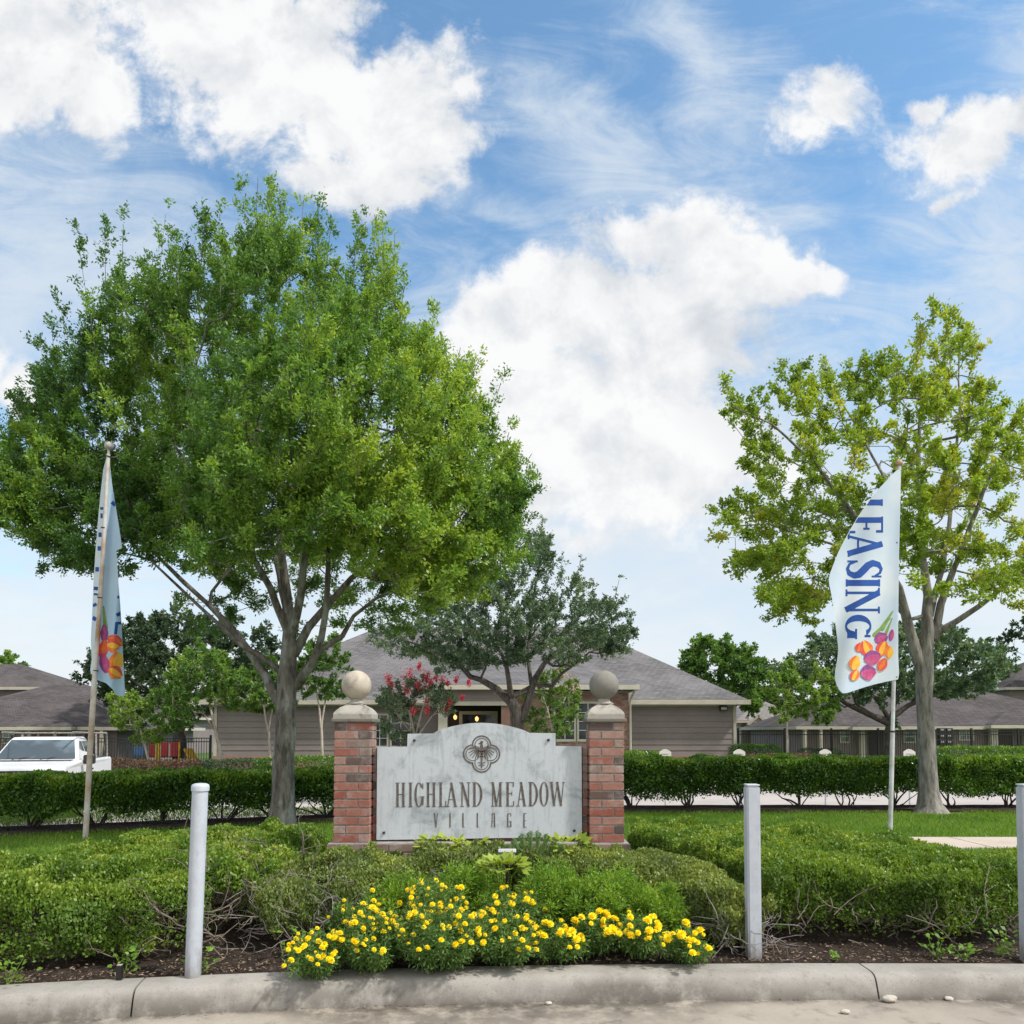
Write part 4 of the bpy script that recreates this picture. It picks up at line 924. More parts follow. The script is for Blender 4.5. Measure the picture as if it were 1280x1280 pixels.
    # the thinner yellow-green tree on the right
    d = 13.5
    poly = [(1180, 392), (1208, 392), (1222, 440), (1240, 480), (1262, 530), (1300, 505), (1345, 560), (1360, 660), (1320, 740), (1270, 715), (1228, 748), (1190, 700), (1150, 730), (1120, 760), (1075, 735), (1030, 760), (985, 760), (945, 720), (920, 660), (905, 640), (925, 600),
            (935, 560), (905, 525), (905, 508), (950, 508), (985, 470), (1010, 480), (1040, 478), (1085, 470), (1110, 448), (1140, 455), (1150, 412)]
    tips = crown_tips(poly, d, 2.5, 180, 430, 9, .41, 1.5, .75)
    rs = np.random.RandomState(8); lx = rs.uniform(930, 1300, 90); ly = rs.uniform(650, 755, 90); lx[:14] = rs.uniform(975, 1030, 14); ly[:14] = rs.uniform(745, 780, 14); lx[14:30] = rs.uniform(900, 1000, 16); ly[14:30] = rs.uniform(630, 720, 16)
    low = Pn(lx, ly, np.where((lx > 1020) & (lx < 1135), rs.uniform(11.9, 14.5, 90), rs.uniform(11.4, 15.5, 90))); tips = np.vstack([tips, low])
    px = 640 + tips[:, 0] / tips[:, 1] * F; near = (px > 1015) & (px < 1140) & (tips[:, 1] < 11.7); tips = tips[~near]
    c = P(1150, 640, d); zb = float(zg(7, d)) - .05; xb = P(1163, 1018, d)[0]; rs = np.random.RandomState(8)
    tint = np.clip(.45 + (vnoise(tips, 1.0) - .5) * 1.0 + (tips[:, 0] - c[0]) * .03 + rs.normal(size=len(tips)) * .14, .02, 1)  # random tone, tinted slightly lighter on the right as if sunlit
    trunk = [((xb, d, zb - .02), 0.396), ((xb, d, zb + .06), 0.284), ((xb - .01, d, zb + .18), 0.202), ((xb - .02, d, zb + .42), 0.159)] + PL([(1159, 950, 0.142), (1157, 900, 0.131), (1155, 868, 0.129), (1156, 845, 0.142), (1157, 815, 0.120), (1160, 790, 0.103), (1160, 745, 0.073), (1152, 690, 0.056), (1148, 610, 0.043), (1150, 520, 0.028)], d)
    limbs = [PL([(1152, 835, 0.103), (1142, 805, 0.090), (1133, 772, 0.077), (1124, 735, 0.060, -.2), (1100, 690, 0.043, -.4), (1065, 640, 0.034, -.6), (1020, 580, 0.026, -.8), (965, 530, 0.017, -.9), (915, 508, 0.010, -.9)], d),
             PL([(1168, 800, 0.077), (1176, 755, 0.065), (1192, 712, 0.052, -.2), (1212, 660, 0.039, -.4), (1240, 590, 0.028, -.5), (1270, 540, 0.017, -.5)], d),
             PL([(1168, 792, 0.065), (1195, 777, 0.052, -.2), (1225, 757, 0.045, -.4), (1262, 728, 0.034, -.6), (1310, 700, 0.026, -.7)], d),
             PL([(1163, 770, 0.052), (1180, 700, 0.043, .4), (1190, 620, 0.031, .7), (1200, 500, 0.019, .8), (1200, 420, 0.012, .7)], d),
             PL([(1135, 775, 0.039), (1090, 720, 0.031, .5), (1040, 680, 0.024, .8), (960, 655, 0.017, 1.0), (905, 655, 0.010, 1.0)], d),
             PL([(1150, 690, 0.039), (1120, 620, 0.030, .6), (1080, 550, 0.022, .9), (1050, 500, 0.014, 1.0)], d)]
    tree('oak_tree', 'sparse yellow green tree with a flared grey trunk on the lawn behind the right flag', 'tree', (xb, d, zb), trunk, limbs, tips, (c[0], d, c[2] - .9), 'leafB', 'barkB', 21,
         spray=.40, nsub=9, nleaf=22, L=.066, Wl=.038, up=.45, out=.6, shoots=.1, tint0=tint, rtip=.006, rexp=.42, loose=.07)
    # live oak behind the sign
    d = 22.
    poly = [(470, 800), (505, 765), (545, 735), (590, 715), (640, 700), (660, 668), (676, 645), (688, 690), (702, 712), (716, 705), (735, 738), (765, 745), (785, 775), (795, 785), (772, 812), (735, 822), (700, 838), (668, 825), (628, 840), (595, 832), (560, 838), (525, 826), (490, 822)]
    poly = [(x, y + (14 if y < 790 else 0)) for x, y in poly]; tips = crown_tips(poly, d, 2.6, 60, 540, 31, .36, 1.2, .7); c = P(640, 800, d)
    xb = P(654, 930, d)[0]; zb = -.1
    trunk = [((xb, d, zb), .26), ((xb, d, 1.2), .19)] + PL([(648, 912, .17), (645, 890, .16), (638, 872, .12)], d)
    limbs = [PL([(640, 880, .12), (622, 862, .10), (602, 850, .09), (588, 846, .075), (575, 832, .06), (540, 812, .04), (505, 800, .025)], d),
             PL([(640, 876, .09), (636, 850, .07, -.3), (632, 828, .055, -.5), (612, 790, .035, -.8)], d),
             PL([(652, 900, .13), (662, 870, .11), (668, 850, .09), (680, 830, .07), (708, 806, .05), (740, 785, .035), (770, 770, .02)], d),
             PL([(668, 856, .06), (690, 858, .05, -.5), (702, 842, .04, -.7), (725, 825, .03, -.8)], d),
             PL([(664, 862, .06), (660, 810, .05, .4), (668, 750, .035, .6), (676, 690, .02, .6)], d)]
    sp = np.array([(676, 690), (684, 705), (702, 720), (718, 722), (738, 745), (765, 755), (786, 785), (640, 712), (600, 728), (555, 748), (512, 778), (780, 805), (490, 805), (752, 800)], float); tips = np.vstack([tips, Pn(sp[:, 0], sp[:, 1] + 8, d)])
    rs = np.random.RandomState(5); tint = np.clip(.45 + (vnoise(tips, .8) - .5) * .9 + rs.normal(size=len(tips)) * .15, 0, 1)
    tree('live_oak', 'grey green live oak with dark twisting limbs, behind the top of the sign panel', 'tree', (xb, d, zb), trunk, limbs, tips, (c[0], d, c[2] - .8), 'leafC', 'barkC', 33,
         spray=.42, nsub=10, nleaf=16, L=.07, Wl=.042, up=.35, out=.9, shoots=.3, spikes=14, tint0=tint, rtip=.006)
build_main_trees()

def small_tree(name, label, d, poly, trunks, leafmat, barkmat, seed, n=70, Rd=1.5, E=40, L=.13, Wl=.07, nsub=9, nleaf=12, spray=.45, gap=.3, zb=-.15, group=None, tintc=.5, cat='tree'):
    tips = crown_tips(poly, d, Rd, E, int(n * 1.7), seed, gap - .06, .9, .7); pc = np.array(poly, float).mean(0); c = P(pc[0], pc[1], d)
    rs = np.random.RandomState(seed); tint = np.clip(tintc + (vnoise(tips, .7) - .5) * .9 + rs.normal(size=len(tips)) * .15, 0, 1)
    t0 = trunks[0]; b = P(t0[0][0], t0[0][1], d); base = (b[0], d, zb)
    tr = [((b[0], d, zb), t0[0][2] * 1.2)] + PL(t0, d)
    return tree(name, label, cat, base, tr, [PL(t, d) for t in trunks[1:]], tips, (c[0], d, c[2] - .4), leafmat, barkmat, seed, spray=spray * .95, nsub=nsub, nleaf=nleaf + 2, L=L * .86, Wl=Wl * .9, up=.4, out=.8, tint0=tint, rtip=.009, rmax=t0[0][2], step=.5, group=group)

def build_far_trees():
    small_tree('live_oak', 'dark green spreading oak behind the left pole flag and the far left roofs', 44, [(105, 850), (120, 822), (150, 795), (175, 782), (215, 775), (255, 785), (300, 790), (340, 800), (345, 860), (300, 880), (230, 885), (180, 882), (140, 870)],
               [[(225, 930, .35), (222, 895, .3), (220, 860, .2)], [(222, 895, .2), (260, 860, .14), (300, 840, .1)], [(222, 895, .2), (180, 860, .14), (150, 840, .08)]], 'leafE', 'barkC', 41, 190, 4.5, 45, .24, .14, 9, 13, 1.0)
    small_tree('crape_myrtle', 'bright green slim tree with a leaning pale trunk at the left corner of the clubhouse', 33, [(192, 890), (205, 862), (225, 830), (250, 808), (275, 815), (300, 840), (320, 862), (330, 885), (300, 892), (262, 875), (240, 905), (215, 908)],
               [[(279, 955, .075), (272, 925, .065), (266, 900, .05), (262, 880, .04)], [(268, 912, .045), (255, 893, .035), (240, 880, .02)], [(264, 886, .04), (280, 865, .03), (300, 850, .02)]], 'leafD', 'barkD', 42, 110, 1.7, 30, .15, .085, 9, 12, .5)
    small_tree('crape_myrtle', 'light green small tree beside the iron fence, right of the truck', 34, [(135, 885), (142, 868), (160, 868), (178, 880), (198, 895), (208, 915), (190, 925), (165, 922), (148, 905)],
               [[(187, 955, .06), (182, 935, .05), (175, 910, .035)], [(182, 930, .03), (195, 912, .02), (200, 900, .015)]], 'leafD', 'barkD', 43, 48, 1.1, 20, .13, .08, 9, 11, .42, tintc=.8)
    small_tree('crape_myrtle', 'slim tree with a forked pale trunk close behind the big oak trunk', 33, [(300, 850), (318, 835), (345, 830), (365, 850), (362, 880), (330, 890), (305, 880)],
               [[(338, 955, .055), (336, 915, .05), (330, 885, .035), (322, 865, .02)], [(336, 912, .04), (340, 890, .03), (342, 865, .02)]], 'leafD', 'barkD', 44, 45, 1.2, 20, .14, .08, 9, 11, .42, tintc=.35)
    small_tree('crape_myrtle', 'slim green tree with a straight pale trunk just left of the sign pillar', 33, [(372, 845), (385, 815), (400, 795), (420, 800), (432, 830), (438, 850), (425, 868), (400, 870), (380, 868)],
               [[(403, 955, .06), (402, 915, .055), (399, 885, .04), (395, 860, .025)], [(402, 905, .045), (406, 880, .035), (410, 850, .02)]], 'leafD', 'barkD', 45, 62, 1.2, 22, .14, .08, 9, 11, .42, tintc=.3)
    small_tree('broadleaf_tree', 'dense green tree beyond the right corner of the clubhouse roof', 55, [(860, 835), (872, 812), (895, 800), (905, 805), (925, 815), (950, 825), (958, 850), (960, 875), (935, 885), (900, 870), (875, 860)],
               [[(915, 930, .25), (913, 895, .2), (908, 860, .14)], [(913, 890, .15), (930, 865, .1), (938, 850, .07)]], 'leafD', 'barkC', 46, 120, 3, 30, .28, .16, 9, 12, .95, tintc=.18)
    small_tree('crape_myrtle', 'pale green small tree before the fence, left of the right flag', 36, [(960, 870), (968, 845), (990, 835), (1008, 850), (1025, 838), (1042, 860), (1045, 880), (1035, 900), (1015, 900), (1000, 888), (985, 902), (968, 890)],
               [[(985, 955, .06), (984, 920, .055), (982, 890, .04), (980, 865, .03)], [(984, 905, .04), (1000, 885, .03), (1015, 872, .02)]], 'leafD', 'barkD', 47, 80, 1.5, 24, .16, .09, 9, 11, .45, tintc=.75)
    small_tree('live_oak', 'wide grey green live oak with dark spreading limbs behind the right flag', 40, [(1000, 830), (1020, 810), (1055, 795), (1100, 790), (1160, 788), (1215, 800), (1245, 815), (1255, 835), (1235, 860), (1190, 868), (1140, 865), (1090, 870), (1050, 872), (1020, 855), (975, 850), (980, 828)],
               [[(1113, 960, .26), (1112, 915, .24), (1114, 900, .2)], [(1112, 905, .17), (1080, 890, .14), (1055, 878, .1), (1040, 870, .07)], [(1113, 898, .16), (1135, 882, .12), (1165, 870, .09), (1190, 862, .06)], [(1112, 900, .12), (1100, 880, .1), (1085, 862, .07)], [(1114, 896, .1), (1122, 870, .08), (1130, 845, .05)], [(1090, 893, .08), (1070, 880, .06), (1055, 884, .04), (1045, 876, .03)]],
               'leafC', 'barkC', 48, 230, 4.2, 34, .20, .12, 9, 14, .85)
    small_tree('live_oak', 'dark tree crown cut off by the right edge behind the upper storey', 60, [(1262, 800), (1280, 780), (1330, 770), (1380, 790), (1380, 830), (1300, 830), (1268, 818)],
               [[(1330, 940, .3), (1330, 880, .25), (1328, 820, .2)]], 'leafE', 'barkC', 49, 60, 3, 25, .3, .18, 8, 10, 1.0)
    small_tree('broadleaf_tree', 'small rounded treetop above the far left roof ridge', 75, [(-40, 835), (-10, 826), (12, 826), (26, 838), (30, 850), (-30, 860)],
               [[(0, 930, .3), (2, 880, .25), (2, 850, .2)]], 'leafD', 'barkC', 50, 40, 3, 18, .4, .22, 8, 10, 1.0, tintc=.3)
    small_tree('broadleaf_tree', 'low green treetop behind the clubhouse right wing and pale far house', 70, [(925, 882), (950, 870), (985, 868), (1000, 885), (990, 900), (940, 900)],
               [[(960, 940, .25), (960, 905, .2), (960, 890, .15)]], 'leafE', 'barkC', 52, 45, 3, 15, .35, .2, 8, 10, .9)
    # flowering crape myrtle and the bush with pale blossom, close to the entrance
    def flowering(name, label, d, poly, trunks, seed, n, leafm, petal, fl, nf, zb=.1, **kw):
        root = small_tree(name, label, d, poly, trunks, leafm, 'barkD', seed, n, **kw, zb=zb, cat='shrub')
        rs = np.random.RandomState(seed + 1)
        for (px, py, sz) in fl:
            m = nf; c = Pn(px, py, d + rs.uniform(-.5, .3)); q = c + rs.normal(size=(m, 3)) * np.array([.5, .5, .8]) * sz
            leaves('blossom', q, rand_unit(rs, m), rand_unit(rs, m), .055, .05, rs.rand(m), M[petal], root)
    flowering('crape_myrtle', 'crape myrtle bush with red pink flower heads, beside the left sign pillar ball', 24, [(482, 905), (478, 880), (490, 862), (505, 855), (520, 850), (540, 858), (558, 868), (568, 880), (556, 895), (548, 925), (500, 925)],
              [[(518, 940, .05), (517, 915, .04), (512, 890, .03), (500, 865, .02)], [(519, 920, .04), (527, 890, .03), (535, 865, .02)], [(519, 925, .03), (540, 895, .02), (560, 872, .012)], [(517, 920, .03), (498, 895, .02), (486, 872, .012)]], 61, 75, 'leafC', 'crape',
              [(485, 848, .12), (489, 858, .1), (508, 848, .18), (513, 842, .1), (500, 862, .14), (508, 866, .14), (533, 845, .12), (538, 852, .12), (533, 860, .14), (522, 856, .1), (553, 851, .1), (570, 850, .06), (586, 853, .05), (517, 888, .1), (535, 877, .09), (534, 888, .08), (562, 877, .08), (558, 886, .08), (578, 872, .05), (487, 882, .08), (545, 848, .06), (524, 833, .07), (560, 854, .06)], 80,
              Rd=.9, E=18, L=.08, Wl=.045, nsub=9, nleaf=12, spray=.34, gap=.25)
    flowering('crape_myrtle', 'leafy bush with pale blush blossom, right of the live oak trunk', 25, [(660, 905), (658, 880), (672, 855), (690, 842), (708, 848), (722, 862), (722, 885), (712, 910), (690, 918), (668, 918)],
              [[(690, 940, .05), (690, 912, .04), (685, 890, .03), (678, 868, .02)], [(690, 915, .04), (700, 890, .03), (708, 868, .02)]], 63, 70, 'leafD', 'blush',
              [(712, 850, .16), (718, 860, .18), (722, 868, .14), (705, 845, .14), (696, 838, .12), (718, 852, .14), (620, 862, .06), (618, 860, .05)], 36, Rd=1.0, E=18, L=.08, Wl=.05, nsub=9, nleaf=12, spray=.34, gap=.25, tintc=.35)
build_far_trees()

# ------------------------------------------------------------------ clipped foliage
def foliage_mass(root, poly, H, zlo, n, L, Wl, leafmat, seed, Rr=.2, thick=.07, lump=.07, lsc=3.0, tintb=.45, bare=None, zbase=None, topbright=0., name='foliage', botn=.0, aspect_up=.4, level=None):
    """leaf layer over the outside of a clipped mass standing on poly (plan), H high"""
    rs = np.random.RandomState(seed); poly = np.array(poly, float); x0, y0 = poly.min(0) - .1; x1, y1 = poly.max(0) + .1; got = []; cnt = 0
    while cnt < n:
        m = n * 6; x = rs.uniform(x0, x1, m); y = rs.uniform(y0, y1, m); z = rs.uniform(0, H * 1.2, m)
        P3 = np.stack([x, y, z], 1); wob = (vnoise(P3, lsc) - .5) * 2 * lump + (vnoise(P3, lsc * 3.1) - .5) * lump
        e = edist(poly, x, y) * np.where(pip(poly, x, y), 1, -1) + wob
        q = np.clip(e / Rr, 0, 1); Hh = H if level is None else level - zg(x, y); h = Hh - Rr * (1 - np.sqrt(np.clip(1 - (1 - q) ** 2, 0, 1))) + wob * .8
        dep = np.minimum(h - z, e); lo = zlo + botn * (vnoise(np.stack([x, y, 0 * x + 5.], 1), 2.2) - .5) * 2
        pr = np.exp(-np.maximum(dep, 0) / thick) * (dep > 0) * (e > 0) * smooth((z - lo) / .12)
        if bare is not None: pr = pr * bare(x, y, z)
        k = rs.rand(m) < pr; got.append(np.stack([x, y, z, e, h - z], 1)[k]); cnt += int(k.sum())
    g = np.concatenate(got)[:n]; zz = g[:, 2] + (zg(g[:, 0], g[:, 1]) if zbase is None else zbase)
    pos = np.stack([g[:, 0], g[:, 1], zz], 1)
    # outward direction: up on top, sideways on the flanks
    eps = .03; ex = (edist(poly, g[:, 0] + eps, g[:, 1]) - edist(poly, g[:, 0] - eps, g[:, 1])); ey = (edist(poly, g[:, 0], g[:, 1] + eps) - edist(poly, g[:, 0], g[:, 1] - eps))
    sidev = -unit(np.stack([ex, ey, 0 * ex], 1) + 1e-9); top = np.clip(1 - g[:, 4] / .15, 0, 1)[:, None]
    outd = unit(sidev * (1 - top) + np.array([0, 0, 1.]) * (top + .15))
    ax = unit(outd * .7 + rand_unit(rs, n) * .9 + np.array([0, 0, aspect_up])); nr = unit(outd * .7 + rand_unit(rs, n) * .9)
    tint = np.clip(tintb + topbright * top[:, 0] * (g[:, 4] < .05) + (vnoise(pos, 4.) - .5) * .7 + rs.normal(size=n) * .13, 0, 1); s = rs.uniform(.6, 1.25, n)  # uppermost leaves tinted lighter, putting light from above into the colour
    leaves(name, pos, ax, nr, L * s, Wl * s, tint, M[leafmat], root)

def twigs(root, name, starts, dirs, lens, r0, mat, seed, curl=.35, seg_n=6):
    rs = np.random.RandomState(seed); mb = MB()
    for p, dv, L in zip(starts, dirs, lens):
        p = np.array(p, float); dv = unit(np.array(dv, float)); pts = [p.copy()]
        for k in range(seg_n):
            dv = unit(dv + rs.normal(size=3) * curl + np.array([0, 0, .02])); p = p + dv * L / seg_n; pts.append(p.copy())
            if rs.rand() < .35 and k > 1:
                q = p.copy(); d2 = unit(dv + rs.normal(size=3) * .7); pp = [q.copy()]
                for j in range(3): d2 = unit(d2 + rs.normal(size=3) * curl); q = q + d2 * L * .12; pp.append(q.copy())
                mb.tube(pp, [r0 * .5, r0 * .45, r0 * .35, r0 * .2], 4, cap=False)
        mb.tube(pts, list(np.linspace(r0, r0 * .35, len(pts))), 5, cap=False)
    return mb.build(name, M[mat], root)

def hedge_row(label, a, b, n, w, H, zlo, seed, spacing, stemx=None):
    a = np.array(a); b = np.array(b); d = unit(b - a); nrm = np.array([-d[1], d[0]]); mid = (a + b) / 2
    root = thing('hedge', label, 'hedge', (mid[0], mid[1], float(zg(mid[0], mid[1]))))
    poly = [a - nrm * w, b - nrm * w, b + nrm * w, a + nrm * w]
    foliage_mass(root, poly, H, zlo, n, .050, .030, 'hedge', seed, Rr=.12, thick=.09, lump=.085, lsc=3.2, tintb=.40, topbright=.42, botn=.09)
    rs = np.random.RandomState(seed); Lh = np.linalg.norm(b - a); k = int(Lh / spacing)
    for i in range(k):
        c = a + d * (Lh * (i + .5) / k + rs.uniform(-.08, .08)); mb = MB(); z0 = float(zg(c[0], c[1])) - .02
        for j in range(rs.randint(5, 9)):
            an = rs.uniform(-1, 1); q = np.array([c[0] + rs.normal() * .03, c[1] + rs.normal() * .03, z0]); pts = [q.copy()]; dv = unit(np.array([d[0] * an, d[1] * an, rs.uniform(.7, 1.1)]) + np.append(nrm * rs.uniform(-.5, .5), 0))
            for m in range(6):
                dv = unit(dv + rs.normal(size=3) * .22 + np.array([0, 0, .05])); q = q + dv * .085; pts.append(q.copy())
            r = rs.uniform(.012, .024); mb.tube(pts, list(np.linspace(r, r * .4, 7)), 6, cap=False)
        mb.build('stem', M['barkC'], root)
    return root
hedge_row('dark glossy clipped hedge behind the left flagpole and the big oak trunk', (-7.9, 10.72), (-2.45, 12.85), 95000, .50, .74, .20, 71, .78)
hedge_row('dark glossy clipped hedge running right from the sign past the yellow green tree', (1.72, 14.25), (10.2, 14.35), 125000, .50, .875, .20, 72, .86)

def low_hedge(name, label, poly_px, d, h, n, mat, seed, L=.07, Wl=.045, tintb=.45, w=.6):
    """far strip of clipped plants: px0..px1 wide with its top at py"""
    px0, px1, py = poly_px; a = P(px0, py, d); b = P(px1, py, d); z0 = a[2] - h
    root = thing(name, label, 'hedge', ((a[0] + b[0]) / 2, d, z0))
    foliage_mass(root, [(a[0], d - w), (b[0], d - w), (b[0], d + w), (a[0], d + w)], h, 0., n, L, Wl, mat, seed, Rr=.2, thick=.10, lump=.08, lsc=1.6, tintb=tintb, zbase=z0, topbright=.3)
low_hedge('hedge', 'bronze leaved low hedge beside the pickup truck, before the iron fence', (136, 246, 950), 30, 1.2, 9000, 'redleaf', 81)
low_hedge('shrub_row', 'low grey green shrubs under the clubhouse left wing wall', (244, 330, 950), 32, 1.2, 8000, 'leafE', 82)
low_hedge('hedge', 'clipped green hedge at the foot of the clubhouse, right behind the big oak trunk', (322, 420, 946.5), 31, 1.2, 8500, 'hedge', 83)
low_hedge('hedge', 'short bright clipped hedge just right of the right sign pillar, behind the long hedge', (772, 828, 940), 28, 1.2, 6500, 'hedge', 84, tintb=.55)
low_hedge('hedge', 'dark clipped hedge by the fence at the clubhouse right corner', (914, 974, 931), 38, 1.5, 5500, 'hedge', 85, .08, .05)
low_hedge('hedge', 'thin bronze hedge line right of the clubhouse wing', (932, 1022, 943), 33, 1.3, 6500, 'redleaf', 86)
low_hedge('hedge', 'bright clipped hedge before the apartments at the far right', (1172, 1300, 933.5), 33, 1.6, 11000, 'hedge', 87, tintb=.6)
low_hedge('hedge', 'dark low hedge behind the fence, left of the right flagpole', (1000, 1052, 936), 46, 1.5, 4500, 'leafE', 88, .09, .055)

# ------------------------------------------------------------------ shrubs of the island
def front_shrubs():
    R_ = [(1.42, 9.25), (3.25, 8.95), (4.28, 6.75), (3.95, 6.15), (3.2, 5.98), (2.0, 6.08), (1.78, 7.2), (1.25, 8.4)]
    L_ = [(-4.9, 5.1), (-4.9, 5.6), (-4.1, 6.25), (-3.92, 7.2), (-3.75, 8.55), (-2.75, 9.2), (-2.05, 8.6), (-1.82, 7.4), (-1.95, 6.15), (-2.3, 5.72), (-3.1, 5.45)]
    def bare_r(x, y, z): return np.where((z < .20) & (y < 6.8), .26 + .5 * (vnoise(np.stack([x, y, z], 1), 4.) > .62), 1.)
    root = thing('boxwood_shrub', 'broad flat topped boxwood mass on the right, bare branched below, behind the square bollards', 'shrub', (2.8, 7.2, float(zg(2.8, 7.2))))
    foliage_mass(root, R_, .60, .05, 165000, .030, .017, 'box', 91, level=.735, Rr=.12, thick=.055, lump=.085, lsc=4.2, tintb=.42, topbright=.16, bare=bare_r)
    rs = np.random.RandomState(1)
    def front_twigs(root, n, xr, yr, zr, seed, mat, Lr=(.25, .55), r=.006, droop=.3):
        rs = np.random.RandomState(seed); x = rs.uniform(*xr, n); y = rs.uniform(*yr, n); z = zg(x, y) + rs.uniform(*zr, n)
        dv = np.stack([rs.normal(size=n) * .8, rs.normal(size=n) * .5 - .25, rs.uniform(-droop, .9, n)], 1)
        twigs(root, 'bare_twigs', np.stack([x, y, z], 1), dv, rs.uniform(*Lr, n), r, mat, seed)
    for k, (x, y) in enumerate(((2.25, 6.55), (2.75, 6.5), (3.35, 6.5), (2.5, 7.1), (3.7, 6.5))):
        front = [(x, y, float(zg(x, y)) - .02)] * 7; rs = np.random.RandomState(100 + k)
        twigs(root, 'stem', front, np.stack([rs.normal(size=7) * .7, rs.normal(size=7) * .4 - .3, rs.uniform(.4, 1., 7)], 1), rs.uniform(.35, .6, 7), .014, 'twig', 100 + k)
    front_twigs(root, 64, (1.95, 3.9), (5.85, 6.5), (.02, .30), 7, 'twig', (.2, .45), .0045)
    def bare_l(x, y, z):
        a = np.where((x > -2.5) & (y < 7.4) & (z < .34), .16 + .5 * (vnoise(np.stack([x, y, z], 1), 3.6) > .64), 1.)
        v = vnoise(np.stack([x, y, z], 1) + 9, 2.6)
        return a * np.where((z < .38) & (y < 6.4), .55 + .45 * (v > .44), 1.) * np.where(v < .27, .4, 1.)
    root = thing('boxwood_shrub', 'broad sloping boxwood mass on the left, behind the round bollard', 'shrub', (-3.2, 7.0, float(zg(-3.2, 7.0))))
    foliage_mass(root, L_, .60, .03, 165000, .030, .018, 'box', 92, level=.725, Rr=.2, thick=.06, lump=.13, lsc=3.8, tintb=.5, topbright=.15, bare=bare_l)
    front_twigs(root, 60, (-4.2, -2.0), (5.55, 6.2), (.05, .38), 11, 'twig', (.15, .4), .004)
    front_twigs(root, 70, (-2.45, -1.75), (5.9, 7.3), (.05, .38), 12, 'twig', (.25, .55), .0055)
    front_twigs(root, 30, (-2.9, -2.1), (5.62, 5.95), (.0, .3), 13, 'twig', (.25, .5), .005)
    # the lower arms round the flower bed
    la = [(-.02, 6.62), (-.02, 7.02), (-1.2, 7.02), (-1.8, 6.75), (-2.02, 6.2), (-1.72, 5.82), (-1.35, 6.08), (-.9, 6.4)]
    def bare_a(x, y, z): return np.where((x < -1.2), np.where(vnoise(np.stack([x, y, z], 1), 3.2) > .52, .9, .10), 1.)
    root = thing('low_shrub', 'patchy olive shrub with grey bare twigs, left of the flower bed below the sign', 'shrub', (-1.1, 6.5, float(zg(-1.1, 6.5))))
    foliage_mass(root, la, .40, .02, 52000, .030, .017, 'olive', 93, Rr=.16, thick=.06, lump=.10, lsc=3.2, tintb=.42, bare=bare_a, topbright=.12)
    front_twigs(root, 90, (-2.0, -1.2), (5.75, 6.5), (.0, .30), 14, 'twiggrey', (.2, .5), .004, .5)
    front_twigs(root, 60, (-1.4, -.3), (6.1, 6.6), (.1, .36), 15, 'twiggrey', (.15, .3), .003)
    ra = [(.02, 6.62), (.02, 7.0), (.95, 7.1), (1.5, 6.75), (1.86, 6.3), (1.9, 5.95), (1.6, 5.84), (1.3, 6.05), (.9, 6.35)]
    root = thing('low_shrub', 'olive low shrub curving from the sign to the square bollard beside the flowers', 'shrub', (1.2, 6.5, float(zg(1.2, 6.5))))
    foliage_mass(root, ra, .42, .02, 62000, .030, .016, 'olive', 94, Rr=.18, thick=.06, lump=.09, lsc=3.2, tintb=.5, topbright=.14)
    front_twigs(root, 50, (1.45, 1.9), (5.75, 6.0), (.0, .22), 16, 'twiggrey', (.2, .4), .004)
front_shrubs()

# ------------------------------------------------------------------ flowers and bed plants
def flower_mesh():
    rs = np.random.RandomState(2); pos = []; ax = []; nr = []; L = []; t = []
    for ring, (m, el, l, z) in enumerate(((11, 5, .026, 0), (11, 28, .024, .003), (9, 50, .020, .006), (7, 70, .016, .009), (4, 86, .012, .010))):
        for k in range(m):
            an = 2 * math.pi * (k + .5 * ring) / m + rs.uniform(-.15, .15); e = R(el + rs.uniform(-9, 9))
            dv = np.array([math.cos(an) * math.cos(e), math.sin(an) * math.cos(e), math.sin(e)]); pos.append((dv[0] * .002, dv[1] * .002, z)); ax.append(dv); nr.append((-dv[0] * dv[2], -dv[1] * dv[2], 1 - dv[2] ** 2 + .05)); L.append(l); t.append(rs.uniform(.2, 1))
    o = leaves('flower', np.array(pos), np.array(ax), np.array(nr, float), np.array(L), np.array(L) * .72, np.array(t), M['petal'], None, .10)
    me = o.data; bpy.data.objects.remove(o); return me
FLOWER = flower_mesh()
